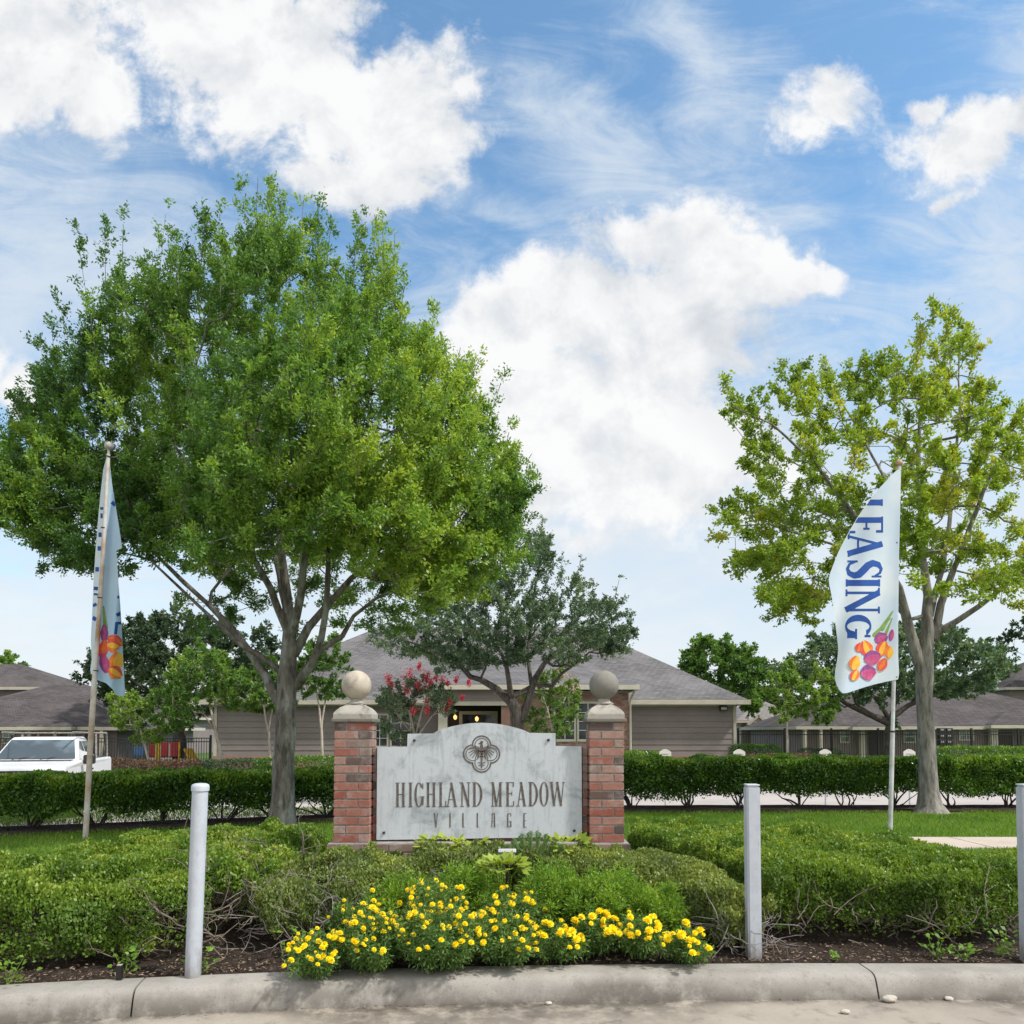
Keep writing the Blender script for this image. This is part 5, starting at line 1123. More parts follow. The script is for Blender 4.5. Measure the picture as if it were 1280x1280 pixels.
def dome_plant(name, label, cat, x, y, r, h, n, mat, seed, L, Wl, flowers=0, group=None, lean=(0, -.06), tintb=.5, fsz=1.0, upright=.3, narrow=True):
    rs = np.random.RandomState(seed); zb = float(zg(x, y)); root = thing(name, label, cat, (x, y, zb - .01), group)
    # stems fan out from the base; fine leaflets along each
    ns = max(14, int(60 * r / .25)); an = rs.uniform(0, 2 * math.pi, ns); rr = r * np.sqrt(rs.uniform(.02, 1, ns)); hh = h * np.sqrt(np.clip(1 - (rr / r) ** 2 * .75, 0, 1)) * rs.uniform(.75, 1.12, ns)
    tipx = x + rr * np.cos(an) + lean[0] * rs.rand(ns); tipy = y + rr * np.sin(an) + lean[1] * rs.rand(ns); tip = np.stack([tipx, tipy, zb + hh], 1); b0 = np.array([x, y, zb]) + (tip - np.array([x, y, zb])) * np.array([.35, .35, 0])
    mb = MB()
    for q0, q1 in zip(b0, tip): mb.tube([q0, (q0 + q1) / 2 + np.array([0, 0, .02]), q1], [.004, .003, .002], 4, cap=False)
    mb.build('stems', M['mari'], root)
    k = rs.randint(0, ns, n); u = np.sqrt(rs.uniform(.08, 1.02, n)); c = b0[k] + (tip[k] - b0[k]) * u[:, None]
    dv = unit(rand_unit(rs, n) + np.array([0, 0, upright])); p = c + dv * rs.uniform(.0, .055, n)[:, None] * (r / .22)
    s = rs.uniform(.6, 1.25, n); leaves('foliage', p, unit(dv + rand_unit(rs, n) * .6), rand_unit(rs, n), L * s, Wl * s, np.clip(tintb + rs.normal(size=ns)[k] * .16 + rs.normal(size=n) * .12, 0, 1), M[mat], root)
    # flower heads stand on the outer stems
    if flowers:
        cand = np.argsort(-(hh / h * .6 - (tip[:, 1] - y) / r * .55 + rs.rand(ns) * .8))
        for j in range(flowers):
            if j < ns: q = tip[cand[j]]
            else: q = tip[cand[rs.randint(0, ns // 2)]] + rs.normal(size=3) * np.array([.04, .03, .03])
            o3 = np.array([(q[0] - x) / r * .6, (q[1] - y) / r - .35, .8]); q = q + o3 / np.linalg.norm(o3) * .035
            o = bpy.data.objects.new('flower', FLOWER); COL.objects.link(o); o.parent = root
            o.location = Vector(q - ORG[root.name]); o.rotation_euler = (R(rs.uniform(5, 55)), R(rs.uniform(-25, 25)), rs.uniform(-.6, .6)); sc = rs.uniform(.52, 1.2) * fsz; o.scale = (sc, sc, sc)
    return root
def build_bed():
    mar = [(398, 5.44, .17, .25, 22, 'marigold clump farthest left, spilling over the kerb'),
           (470, 5.60, .25, .33, 36, 'large marigold clump at the kerb, second from the left end of the flower bed'),
           (455, 5.95, .20, .34, 12, 'marigold clump set back beside the grey twiggy shrub'),
           (552, 5.62, .27, .38, 40, 'tallest marigold clump in the front middle, hanging over the kerb with fallen blooms below'),
           (545, 5.98, .24, .42, 26, 'marigold clump in the second row below the left half of the sign'),
           (628, 5.68, .23, .33, 24, 'marigold clump at the kerb directly below the sign centre'),
           (640, 6.0, .22, .36, 20, 'marigold clump in the second row under the chartreuse plant'),
           (692, 5.72, .17, .24, 18, 'sparser marigold clump just right of the bed centre, over bare soil'),
           (742, 5.84, .17, .27, 20, 'marigold clump with big round blooms in front of the feathery green plants on the right'),
           (795, 5.80, .18, .27, 22, 'marigold clump second from the right end of the flower bed'),
           (850, 5.68, .16, .21, 17, 'marigold clump farthest right, nearest the square bollard')]
    for k, (px, d, r, h, nf, lab) in enumerate(mar):
        d = d - (.07 if d < 5.66 else 0); h = h * 1.08; x = (px - 640) / F * d; dome_plant('marigold', lab, 'flowers', x, d, r * 1.12, h, int(7500 * (r / .22) ** 2 * (h / .3)), 'mari', 200 + k, .030, .009, int(nf * (1.75 if px < 660 else 1.35)), 'yellow marigolds in the bed', lean=(0, -.17), fsz=1.08 if px > 690 else .84)
    fe = [(505, 6.2, .22, .40, 'feathery green plant at the left end behind the marigolds'), (580, 6.32, .25, .42, 'feathery green plant left of the chartreuse plant'),
          (690, 6.3, .25, .43, 'feathery green plant right of the chartreuse plant'), (760, 6.25, .25, .44, 'feathery green plant behind the big round marigold blooms'), (815, 6.15, .2, .36, 'feathery green plant at the right end against the low shrub')]
    for k, (px, d, r, h, lab) in enumerate(fe):
        x = (px - 640) / F * d; dome_plant('feathery_plant', lab, 'plant', x, d - .05, r * 1.2, h * 1.1, 11000, 'fern', 230 + k, .034, .009, 0, 'feathery green plants behind the marigolds', upright=.8, tintb=.5)
    # chartreuse broad-leaved plants
    def hosta(px, d, z, n, r, lab, seed, L=.13, m='lime'):
        rs = np.random.RandomState(seed); x = (px - 640) / F * d; root = thing('leafy_plant', lab, 'plant', (x, d, float(zg(x, d))), 'chartreuse leaves near the sign')
        an = rs.uniform(0, 2 * math.pi, n); el = rs.uniform(.0, .9, n); dv = np.stack([np.cos(an) * np.cos(el), np.sin(an) * np.cos(el), np.sin(el)], 1); c = np.array([x, d, z - .05]) + dv * np.array([r, r * .6, r * .5])
        mb = MB()
        for q in c[:12]: mb.tube([(x, d, float(zg(x, d)) - .01), ((x + q[0]) / 2, (d + q[1]) / 2, z - .1), tuple(q)], [.004, .003, .002], 4, cap=False)
        mb.build('stems', M['fern'], root)
        s = rs.uniform(.7, 1.2, n); leaves('foliage', c, unit(dv + np.array([0, 0, -.15]) + rand_unit(rs, n) * .3), np.array([[0, -.35, 1.]]) + rand_unit(rs, n) * .35, L * s, L * .62 * s, rs.rand(n), M[m], root, .06)
    hosta(630, 6.2, .75, 90, .15, 'chartreuse broad leaved plant in front of the grey floodlight', 301, .085)
    hosta(555, 6.92, .81, 40, .20, 'low chartreuse leaves under the left half of the stone panel', 302, .085)
    hosta(590, 6.94, .81, 24, .13, 'small chartreuse leaf cluster under the left half of the emblem', 305, .08)
    hosta(708, 6.88, .81, 34, .17, 'chartreuse leaves under the right end of the lettering', 303, .09)
    # dark fern fan
    rs = np.random.RandomState(9); d = 6.86; x = (667 - 640) / F * d; zb = float(zg(x, d)); root = thing('fern', 'dark green fern fan standing against the bottom right of the stone panel', 'plant', (x, d, zb))
    pos = []; ax = []; mb = MB()
    for k in range(11):
        a = -1.0 + 2.0 * k / 10; dv = unit(np.array([math.sin(a) * .9, -.15, math.cos(a)])); L = .42 - .06 * abs(a); p0 = np.array([x, d, zb + .12]); p1 = p0 + dv * L
        mb.tube([(x, d, zb - .01), tuple(p0), tuple(p1)], [.005, .004, .002], 4, cap=False)
        for t in np.linspace(.35, 1, 22):
            for sgn in (-1, 1):
                pos.append(p0 + (p1 - p0) * t); ax.append(unit(dv * .6 + np.array([math.cos(a), 0, -math.sin(a)]) * sgn))
    mb.build('stems', M['mari'], root); n = len(pos); leaves('fronds', np.array(pos), np.array(ax), np.tile([0, -1., .3], (n, 1)) + rand_unit(rs, n) * .2, .055, .013, rs.uniform(.1, .5, n), M['mari'], root)
    # ground floodlight
    c = P(634, 1069, 6.5); root = thing('floodlight', 'small grey ground floodlight behind the chartreuse plant, aimed at the sign', 'floodlight', (c[0], 6.5, float(zg(c[0], 6.5))))
    b = MB(); b.box(c[0] - .062, c[0] + .062, 6.46, 6.56, c[2] - .035, c[2] + .03, .5, .008); b.build('housing', M['grey'], root)
    b = MB(); b.box(c[0] - .072, c[0] + .072, 6.43, 6.59, c[2] + .0305, c[2] + .040, .5, .003); b.build('visor', M['pole'], root)
    b = MB(); b.tube([(c[0], 6.5, float(zg(c[0], 6.5)) - .05), (c[0], 6.5, c[2] - .03)], .012, 8); b.build('stake', M['black'], root)
    # black stub post at the kerb on the left
    c = P(136, 1225, 5.12); root = thing('marker_stub', 'short black plastic stub post behind the kerb at the far left', 'post', (c[0], 5.26, .13))
    b = MB(); b.box(c[0] - .017, c[0] + .017, 5.24, 5.274, .10, .245, .5, .003); b.build('stub', M['black'], root)
    b = MB(); b.box(c[0] - .014, c[0] + .014, 5.243, 5.271, .2451, .249); b.build('stub_top', M['finialgrey'], root)
    # weeds along the kerb
    def weed(px, py, d, lab, seed, n=26, r=.09):
        rs = np.random.RandomState(seed); x = (px - 640) / F * d; zb = float(zg(x, d)); root = thing('weed', lab, 'weed', (x, d, zb))
        c = np.array([x, d, zb]) + rs.normal(size=(n, 3)) * np.array([r * .45, r * .35, 0]) + np.stack([0 * rs.rand(n), 0 * rs.rand(n), rs.uniform(.0, r * 1.3, n)], 1)
        an = rs.uniform(0, 6.28, n); dv = np.stack([np.cos(an), np.sin(an), rs.uniform(.1, .8, n)], 1)
        s = rs.uniform(.6, 1.2, n); leaves('weed_leaves', c, dv, np.array([[0, -.4, 1.]]) + rand_unit(rs, n) * .5, .045 * s, .03 * s, rs.rand(n) * .6, M['fern'], root)
        mb = MB()
        for q in c[:8]: mb.tube([(x, d, zb - .01), tuple(q)], [.003, .0015], 4, cap=False)
        mb.build('weed_stems', M['fern'], root)
    weed(258, 1180, 5.45, 'small weed at the foot of the round bollard', 401, 40, .12); weed(1037, 1190, 5.72, 'tiny weed behind the kerb, right of the square bollard', 402, 16, .06)
    weed(1162, 1185, 5.80, 'spreading pale weed below the bare branches of the right shrub', 403, 34, .12); weed(1197, 1193, 5.72, 'yellowish weed close to the kerb at the right', 404, 28, .09); weed(1245, 1180, 5.85, 'leafy weed near the right edge bollard', 405, 36, .12)
    weed(20, 1195, 5.18, 'broad leaved weed at the left edge under the shrub', 406, 40, .13); weed(165, 1190, 5.42, 'dark weed behind the black stub post', 407, 40, .13); weed(385, 1150, 5.75, 'glossy weed between the grey twigs and the marigolds', 408, 60, .16)
    # loose stones on the road
    for (px, py, s, lab) in ((1103, 1243, .05, 'pale stone against the kerb joint on the right'), (1176, 1241, .028, 'small flat stone at the kerb foot, right of the larger stone'), (1049, 1257, .03, 'white pebble lying on the road'), (685, 1246, .022, 'tiny white pebble at the kerb foot below the flowers')):
        d = (EYE - .015) / ((py - HOR) / F); x = (px - 640) / F * d; bm = bmesh.new(); bmesh.ops.create_icosphere(bm, subdivisions=3, radius=1)
        for q in bm.verts:
            k = 1 + .35 * (float(vnoise(np.array(q.co) * 1.7 + px, 1.)) - .5); q.co = Vector((x + q.co.x * s * k, d + q.co.y * s * .7 * k, s * .42 + q.co.z * s * .5 * k))
        mb = MB(); mb.bm(bm, .5, False); o = mb.build('stone', M['stone']); tag(o, lab, 'stone')
build_bed()

def ground_litter():
    rs = np.random.RandomState(12); n = 9000; x = rs.uniform(-5.5, 4.6, n); y = kerb_y(x) + .33 + rs.uniform(0, 1, n) ** 1.6 * 1.6; z = zg(x, y) + rs.uniform(.0, .02, n)
    an = rs.uniform(0, 6.28, n); dv = np.stack([np.cos(an), np.sin(an), rs.uniform(-.15, .35, n)], 1); s = rs.uniform(.4, 1.3, n)
    stuff(leaves('mulch_chips', np.stack([x, y, z], 1), dv, np.array([[0, 0, 1.]]) + rand_unit(rs, n) * .5, .030 * s, .011 * s, np.clip(rs.beta(1.2, 2.4, n), 0, 1), M['dry'], None, .05))
    n = 420; x = rs.uniform(-5, 5, n); y = kerb_y(x) - rs.uniform(0, 1, n) ** 3 * .9; z = 0 * x + .006; k = rs.rand(n) < .45; y = np.where(k, kerb_y(x) - rs.uniform(.0, .06, n), y)
    an = rs.uniform(0, 6.28, n); s = rs.uniform(.3, 1.2, n)
    stuff(leaves('road_litter', np.stack([x, y, z], 1), np.stack([np.cos(an), np.sin(an), 0 * an + .1], 1), np.array([[0, 0, 1.]]) + rand_unit(rs, n) * .3, .020 * s, .009 * s, rs.rand(n), M['dry'], None, .06))
    # lawn grass
    n = 150000; x = rs.uniform(-9, 10.5, n); y = rs.uniform(8.35, 14.2, n); sd_ = rs.rand(n) < .2; x = np.where(sd_, np.where(rs.rand(n) < .5, rs.uniform(-9, -5.6, n), rs.uniform(4.7, 9, n)), x); y = np.where(sd_, kerb_y(x) + .33 + rs.rand(n) * (8.4 - kerb_y(x) - .33), y)
    def far(a, b, w):
        a = np.array(a); b = np.array(b); ab = b - a; t = np.clip(((x - a[0]) * ab[0] + (y - a[1]) * ab[1]) / (ab @ ab), 0, 1); return np.hypot(x - a[0] - t * ab[0], y - a[1] - t * ab[1]) > w + .1 * (rs.rand(n) - .5)
    k = far(*HL, .55) & far(*HR, .62) & ~((x > 4.55) & (y > 9.25) & (y < 10.22)) & (np.hypot(x - 7.06, y - 13.5) > .45); x = x[k]; y = y[k]; n = len(x)
    z = zg(x, y) - .005; s = rs.uniform(.6, 1.3, n); stuff(leaves('grass', np.stack([x, y, z], 1), np.stack([rs.normal(size=n) * .45, rs.normal(size=n) * .45, np.ones(n)], 1), rand_unit(rs, n) * np.array([1, 1, .2]), .062 * s, .009 * s, np.clip(.5 + (vnoise(np.stack([x, y, 0 * x], 1), 1.3) - .5) * .6 + rs.normal(size=n) * .15, 0, 1), M['grass'], None, .05))
ground_litter()

# ------------------------------------------------------------------ buildings
def hip(mb, x0, x1, y0, y1, z, slope, slope_side=None):
    slope_side = slope_side or slope; hw = (y1 - y0) / 2; rise = hw * slope; run = rise / slope_side
    if run * 2 > (x1 - x0):
        run = (x1 - x0) / 2; rise = run * slope_side; ry0 = y0 + rise / slope; ry1 = y1 - rise / slope; xm = (x0 + x1) / 2
        v = [(x0, y0, z), (x1, y0, z), (x1, y1, z), (x0, y1, z), (xm, ry0, z + rise), (xm, ry1, z + rise)]; f = [(0, 1, 4), (1, 2, 5, 4), (2, 3, 5), (3, 0, 4, 5), (3, 2, 1, 0)]
    else:
        ym = (y0 + y1) / 2; v = [(x0, y0, z), (x1, y0, z), (x1, y1, z), (x0, y1, z), (x0 + run, ym, z + rise), (x1 - run, ym, z + rise)]; f = [(0, 1, 5, 4), (1, 2, 5), (2, 3, 4, 5), (3, 0, 4), (3, 2, 1, 0)]
    mb.add(v, f); return v
def eave(mb, x0, x1, y0, y1, z, h=.16, w=.12):
    mb.box(x0, x1, y0 - w, y0, z - h, z); mb.box(x0, x1, y1, y1 + w, z - h, z); mb.box(x0 - w, x0, y0 - w, y1 + w, z - h, z); mb.box(x1, x1 + w, y0 - w, y1 + w, z - h, z)
def lap_wall(mb, x0, x1, y, z0, z1, c=.29):
    n = max(1, int(round((z1 - z0) / c))); c = (z1 - z0) / n
    for i in range(n):
        a, b = z0 + i * c, z0 + (i + 1) * c
        mb.add([(x0, y - .028, a), (x1, y - .028, a), (x1, y - .004, b), (x0, y - .004, b), (x0, y, a), (x1, y, a)], [(0, 1, 2, 3), (4, 5, 1, 0)])
def window(parent, x0, x1, y, z0, z1, cols, rows, frame='cream', glass='glass', fw=.09, bars=True):
    f = MB(); f.box(x0, x0 + fw, y - .05, y - .003, z0, z1); f.box(x1 - fw, x1, y - .05, y - .003, z0, z1); f.box(x0 + fw, x1 - fw, y - .05, y - .003, z1 - fw, z1); f.box(x0 + fw, x1 - fw, y - .06, y - .003, z0, z0 + fw * 1.2)
    fo = f.build('window', M[frame], parent)
    g = MB(); g.box(x0 + fw, x1 - fw, y - .022, y - .006, z0 + fw * 1.2, z1 - fw); g.build('pane', M[glass], fo)
    if bars:
        b = MB(); a0, a1, b0, b1 = x0 + fw, x1 - fw, z0 + fw * 1.2, z1 - fw
        for k in range(1, cols): xx = a0 + (a1 - a0) * k / cols; b.box(xx - .014, xx + .014, y - .032, y - .0225, b0, b1)
        for k in range(1, rows): zz = b0 + (b1 - b0) * k / rows; b.box(a0, a1, y - .031, y - .0226, zz - .014, zz + .014)
        b.build('glazing_bars', M['white'], fo)
    return fo

def clubhouse():
    d = 40.; zb = .55; X = lambda px, dd=d: (px - 640) / F * dd
    Z = lambda py, dd=d: P(640, py, dd)[2]
    root = thing('clubhouse', 'single storey taupe clubhouse with a wide grey hip roof, behind the sign', 'building', (0, d, -.2))
    x0, x1 = X(268), X(920); ze = Z(880); depth = 14.5
    w = MB(); lap_wall(w, x0 + .16, x1 - .16, d, zb, ze); w.box(x0, x1, d, d + depth, zb, ze)
    w.build('siding_wall', M['siding'], root)
    f = MB(); f.box(x0 - .03, x1 + .03, d - .06, d + depth + .03, -.2, zb); f.build('foundation', M['housebrick'], root)
    for xx in (x0, x1 - .15): c = MB(); c.box(xx, xx + .15, d - .05, d - .003, zb + .001, ze - .001); c.build('corner_board', M['cream'], root)
    r = MB(); hip(r, x0 - .45, x1 + .45, d - .45, d + depth + .45, ze + .22, .60, .62); roof = r.build('roof', M['roof'], root)
    e = MB(); eave(e, x0 - .45, x1 + .45, d - .45, d + depth + .45, ze + .20, .24, .13); e.build('gutter', M['cream'], root)
    t = MB(); t.box(x0, x1, d - .055, d - .031, ze - .12, ze - .002); t.build('frieze_board', M['cream'], root)
    v = MB(); q = P(834, 860, 43.5); v.tube([(q[0], 43.5, q[2] - .6), (q[0], 43.5, q[2] + .15)], .05, 10); v.tube([(q[0], 43.5, q[2] + .15), (q[0], 43.5, q[2] + .2)], .1, 10); v.build('vent_pipe', M['wallbeige'], roof)
    # front block: brick with a porch
    db = 36.; bx0, bx1 = X(548, db), X(786, db); bz = Z(858, db)
    ex0, ex1 = X(565, db), X(628, db); ez = Z(880, db)
    b = MB(); rs = random.Random(4)
    wx = [(X(692, db), X(749, db), Z(927, db), Z(877, db))]
    def brick_face(xa, xb, y, za, zt):
        cz = .085; n = int((zt - za) / cz)
        for i in range(n):
            x = xa - (i % 2) * .13
            while x < xb:
                a = max(x, xa); q = min(x + .25, xb)
                if q - a > .03:
                    za_, zb_ = za + i * cz, za + i * cz + .072
                    if not any(a < w_[1] and q > w_[0] and za_ < w_[3] and zb_ > w_[2] for w_ in wx): b.box(a + .004, q - .004, y - .012, y + .02, za_, zb_, rs.random())
                x += .258
    brick_face(ex1 + .35, bx1, db, zb, bz - .25); b.build('brick_facing', M['housebrick'], root)
    m = MB(); m.box(ex1 + .35, bx1, db + .021, d - .06, zb, bz - .2); m.build('brick_core', M['mortar'], root)
    s = MB(); lap_wall(s, bx0, ex1 + .5, db - .3, ez + .02, bz - .12, .24); s.box(bx0, ex1 + .5, db - .299, db - .06, ez + .02, bz - .12); s.build('porch_gable_board', M['siding'], root)
    s = MB(); s.box(bx0 - .02, ex1 + .5, db - .36, db - .329, ez - .08, ez + .10); s.build('porch_beam', M['cream'], root)
    s = MB(); s.box(bx0 + .02, bx0 + .42, db - .3, db + .08, zb, ez - .08); s.build('porch_column', M['cream'], root)
    s = MB(); s.box(bx0 + .1, ex1 + .34, d - 1.0, d - .9, zb, bz - .3); s.box(bx0 + .1, ex1 + .3, db, d - 1.01, ez + .02, ez + .08); s.build('porch_back_wall', M['dark'], root)
    brp = MB(); brp.box(ex1 - .05, ex1 + .349, db - .2, db + .2, zb, ez - .08, .5); brp.build('porch_pier', M['housebrick'], root)
    dd = d - 1.0; fr = MB(); ax0, ax1 = X(574, dd), X(622, dd); az0, az1 = zb, Z(889, dd)
    for (a0, a1) in ((ax0, ax0 + .16), (ax1 - .16, ax1)): fr.box(a0, a1, dd - .06, dd - .003, az0, az1 - .16)
    fr.box(ax0, ax1, dd - .06, dd - .003, az1 - .16, az1); df = fr.build('entrance_door_frame', M['cream'], root)
    g = MB(); g.box(ax0 + .16, ax1 - .16, dd - .03, dd - .004, az0, az1 - .16); g.build('entrance_door', M['glass'], df)
    for (px, py) in ((569, 897), (596, 899)):
        c_ = P(px, py, dd - .25); l = MB(); l.lathe([(.02, -.10), (.07, -.06), (.09, .06), (.05, .10), (.02, .14)], (c_[0], dd - .25, c_[2]), 12); lo = l.build('porch_lantern', M['lamp'], root)
        l = MB(); l.tube([(c_[0], dd - .25, c_[2] + .2), (c_[0], dd - .02, c_[2] + .28)], .02, 6); l.build('lantern_arm', M['black'], lo)
    xm = (wx[0][0] + wx[0][1]) / 2
    window(root, wx[0][0], xm - .02, db, wx[0][2], wx[0][3], 2, 4); window(root, xm + .02, wx[0][1], db, wx[0][2], wx[0][3], 2, 4)
    r = MB(); hip(r, bx0 - .3, bx1 + .25, db - .65, d + 12, bz + .06, .22, .55)
    r.build('porch_roof', M['roof'], root); e = MB(); eave(e, bx0 - .3, bx1 + .25, db - .65, d + 4, bz + .04, .22, .12); e.build('porch_gutter', M['cream'], root)
    ds = MB(); xx = X(787.5, db) ; ds.tube([(xx + .12, db - .72, bz - .18), (xx + .06, db - .3, bz - .45), (xx, db - .06, bz - .7), (xx, db - .06, zb)], .05, 8); ds.build('downspout', M['cream'], root)
    # windows of the left part of the front and a dark lamp under the eave
    zt, zl = Z(892), Z(935); xa, xm, xb2 = X(464), X(487), X(515)
    window(root, xa, xm - .03, d - .03, zl, zt, 2, 4); window(root, xm + .03, xb2, d - .03, zl, zt, 2, 4)
    c_ = P(903, 885, d); l = MB(); l.box(c_[0] - .18, c_[0] + .18, d - .3, d - .04, c_[2] - .12, c_[2] + .12, .5, .02); l.build('wall_lamp', M['carblack'], root)
    l = MB(); l.box(c_[0] - .13, c_[0] + .13, d - .306, d - .301, c_[2] - .09, c_[2] + .03); l.build('wall_lamp_lens', M['finialgrey'], root)
clubhouse()

def apartments(label, d, x0, x1, depth, zb, ze, slope, bays, roofm='roofdark', wallm='siding', porch=(), name='apartment_building', over=.5):
    root = thing(name, label, 'building', ((x0 + x1) / 2, d, zb))
    w = MB(); w.box(x0, x1, d, d + depth, zb, ze); lap_wall(w, x0, x1, d - .002, zb + .2, ze - .05, .2); w.build('wall', M[wallm], root)
    r = MB(); hip(r, x0 - over, x1 + over, d - over, d + depth + over, ze + .18, slope); r.build('roof', M[roofm], root)
    e = MB(); eave(e, x0 - over, x1 + over, d - over, d + depth + over, ze + .16, .2, .12); e.build('gutter', M['cream'], root)
    for (kind, a, b, z0, z1) in bays:
        if kind == 'w': window(root, a, b, d - .03, z0, z1, 2, 2, 'cream', 'glassgreen')
        elif kind == 'd':
            f = MB(); f.box(a, b, d - .06, d - .032, z0, z1); f.build('door', M['door'], root)
        elif kind == 'c':
            f = MB(); f.box(a, b, d - over - .1, d - over + .25, zb, ze - .02); f.build('column', M['cream'], root)
    for (a, b, z, out) in porch:
        r = MB(); hip(r, a, b, d - over - out, d + 3.5, z, slope * .9); r.build('porch_roof', M[roofm], root)
        e = MB(); eave(e, a, b, d - over - out, d - over - .14, z - .02, .2, .1); e.build('porch_gutter', M['cream'], root)
    return root
def far_buildings():
    X = lambda px, d: (px - 640) / F * d
    Z = lambda py, d: P(640, py, d)[2]
    d = 50.
    zw0, zw1 = Z(929, d), Z(913, d)
    bays = [('w', X(1048, d), X(1061, d), zw0, zw1), ('d', X(1085, d), X(1103, d), Z(945, d), Z(913, d)), ('w', X(1128, d), X(1143, d), zw0, zw1), ('w', X(1197, d), X(1216, d), Z(926, d), Z(912, d)), ('d', X(1246, d), X(1264, d), Z(945, d), Z(913, d)),
            ('c', X(1000, d), X(1004, d), 0, 0), ('c', X(1020, d), X(1023, d), 0, 0), ('c', X(1070, d), X(1076, d), 0, 0), ('c', X(1231, d), X(1240, d), 0, 0), ('c', X(1272, d), X(1280, d), 0, 0)]
    apartments('long low brown apartment building with cream porch columns at the far right', d, X(1003, d), X(1400, d), 11, -.2, Z(911, d), .42, bays, porch=((X(1058, d), X(1118, d), Z(908, d), .5), (X(1226, d), X(1320, d), Z(906, d), .6)))
    d = 63.
    apartments('upper storey and dark roof of the building behind the apartments at the right edge', d, X(1262, d), X(1420, d), 9, -.2, Z(862, d), .5, [])
    d = 62.
    root = apartments('pale gabled house far behind the fence, right of the clubhouse wing', d, X(926, d), X(1000, d), 8, -.2, Z(903, d), .6, [('w', X(939, d), X(947, d), Z(929, d), Z(918, d)), ('w', X(953, d), X(990, d), Z(932, d), Z(921, d))], 'roofpale', 'wallbeige', name='house')
    g = MB(); pk = (X(942, d), Z(895, d)); g.poly_prism([(X(930, d), Z(906, d)), (X(954, d), Z(906, d)), pk], d - 1.2, d - .2); g.build('gable', M['wallbeige'], root)
    g = MB(); g.obox((X(929, d), d - 1.25, Z(906, d)), (pk[0], d - 1.25, pk[1] + .05), .08, .22); g.obox((X(955, d), d - 1.25, Z(906, d)), (pk[0], d - 1.25, pk[1] + .05), .08, .22); g.build('gable_trim', M['cream'], root)
    d = 46.
    apartments('brown roofed low apartments behind the white pickup truck at the left edge', d, X(-130, d), X(147, d), 11, -.2, Z(912, d), .45,
               [('w', X(5, d), X(20, d), Z(930, d), Z(914, d)), ('c', X(43, d), X(47, d), 0, 0), ('c', X(75, d), X(79, d), 0, 0), ('c', X(132, d), X(136, d), 0, 0), ('w', X(86, d), X(96, d), Z(930, d), Z(916, d)), ('d', X(108, d), X(120, d), Z(945, d), Z(916, d))], porch=((X(40, d), X(102, d), Z(908, d), .6),))
    d = 54.
    apartments('upper storey with a shallow hip roof above the left apartments', d, X(-120, d), X(53, d), 8, -.2, Z(862, d), .42, [])
    d = 68.
    apartments('dark roofed building seen between the left flag and the dark oak', d, X(82, d), X(215, d), 12, -.2, Z(898, d), .45, [('w', X(112, d), X(122, d), Z(925, d), Z(908, d)), ('w', X(222, d), X(235, d), Z(925, d), Z(905, d))])
    # iron fences
    def fence(label, a, b, zb, zt, post_px, d0):
        a = Vector(a); b = Vector(b); L = (b - a).length; dv = (b - a) / L
        root = thing('iron_fence', label, 'fence', ((a.x + b.x) / 2, (a.y + b.y) / 2, zb)); p = MB(); n = int(L / .125)
        for k in range(n):
            q = a + dv * (k + .5) * L / n; p.box(q.x - .011, q.x + .011, q.y - .011, q.y + .011, zb + .06, zt - .02)
        for z in (zb + .12, zt - .22, zt - .04): p.obox((a.x, a.y, z), (b.x, b.y, z), .045, .045)
        p.build('picket_panel', M['iron'], root); n = max(2, int(L / 2.5))
        for k in range(n + 1):
            q = a + dv * k * L / n; m = MB(); m.box(q.x - .045, q.x + .045, q.y - .045, q.y + .045, zb, zt + .12); m.build('post', M['iron'], root)
    fence('black iron fence running behind the truck to the clubhouse corner', (X(-70, 39), 39, 0), (X(264, 40.8), 40.8, 0), -.2, Z(922, 39), None, 39)
    fence('black iron fence in front of the apartments, right of the clubhouse', (X(922, 43), 43, 0), (X(1330, 43), 43, 0), -.2, Z(913, 43), None, 43)
    # playground
    d = 43.; root = thing('playground_frame', 'red, yellow and blue playground frame behind the iron fence', 'playground', (X(205, d), d, -.2))
    for (px0, px1, m, nm) in ((187, 194, 'red', 'panel'), (202, 211, 'red', 'panel'), (214, 223, 'red', 'panel')):
        b = MB(); b.box(X(px0, d), X(px1, d), d, d + .12, Z(946, d), Z(928, d), .5, .03); b.build(nm, M[m], root)
    for px in (197, 200, 225): b = MB(); b.tube([(X(px, d), d, -.2), (X(px, d), d, Z(926, d))], .07, 8); b.build('post', M['yellow'], root)
    b = MB(); b.obox((X(236, d), d, Z(936, d)), (X(246, d), d - .3, Z(950, d)), .5, .1); b.build('slide', M['yellow'], root)
    b = MB(); b.box(X(163, d), X(180, d), d + .5, d + .6, Z(945, d), Z(934, d), .5, .03); b.build('low_panel', M['blue'], root)
    b = MB(); b.box(X(186, d), X(224, d), d + .13, d + 1.2, Z(947, d), Z(946.2, d)); b.build('deck', M['carblack'], root)
    # letterbox cluster
    d = 48.; c = P(1181, 921, d); root = thing('letterbox_cluster', 'dark letterbox cluster standing before the apartments, right of the yellow green tree trunk', 'letterbox', (c[0], d, -.2))
    for i in range(2):
        for j in range(3):
            b = MB(); x = c[0] + (i - .5) * .42; z = c[2] + (1 - j) * .36; b.box(x - .19, x + .19, d - .2, d + .2, z - .16, z + .16, .5, .02); o = b.build('letterbox', M['carblack'], root)
            b = MB(); b.box(x - .13, x + .05, d - .206, d - .2005, z + .02, z + .10); b.build('letter_slot', M['finialgrey'], o)
    b = MB(); b.box(c[0] - .25, c[0] + .25, d - .05, d + .05, -.2, c[2] - .5); b.build('pedestal', M['carblack'], root)
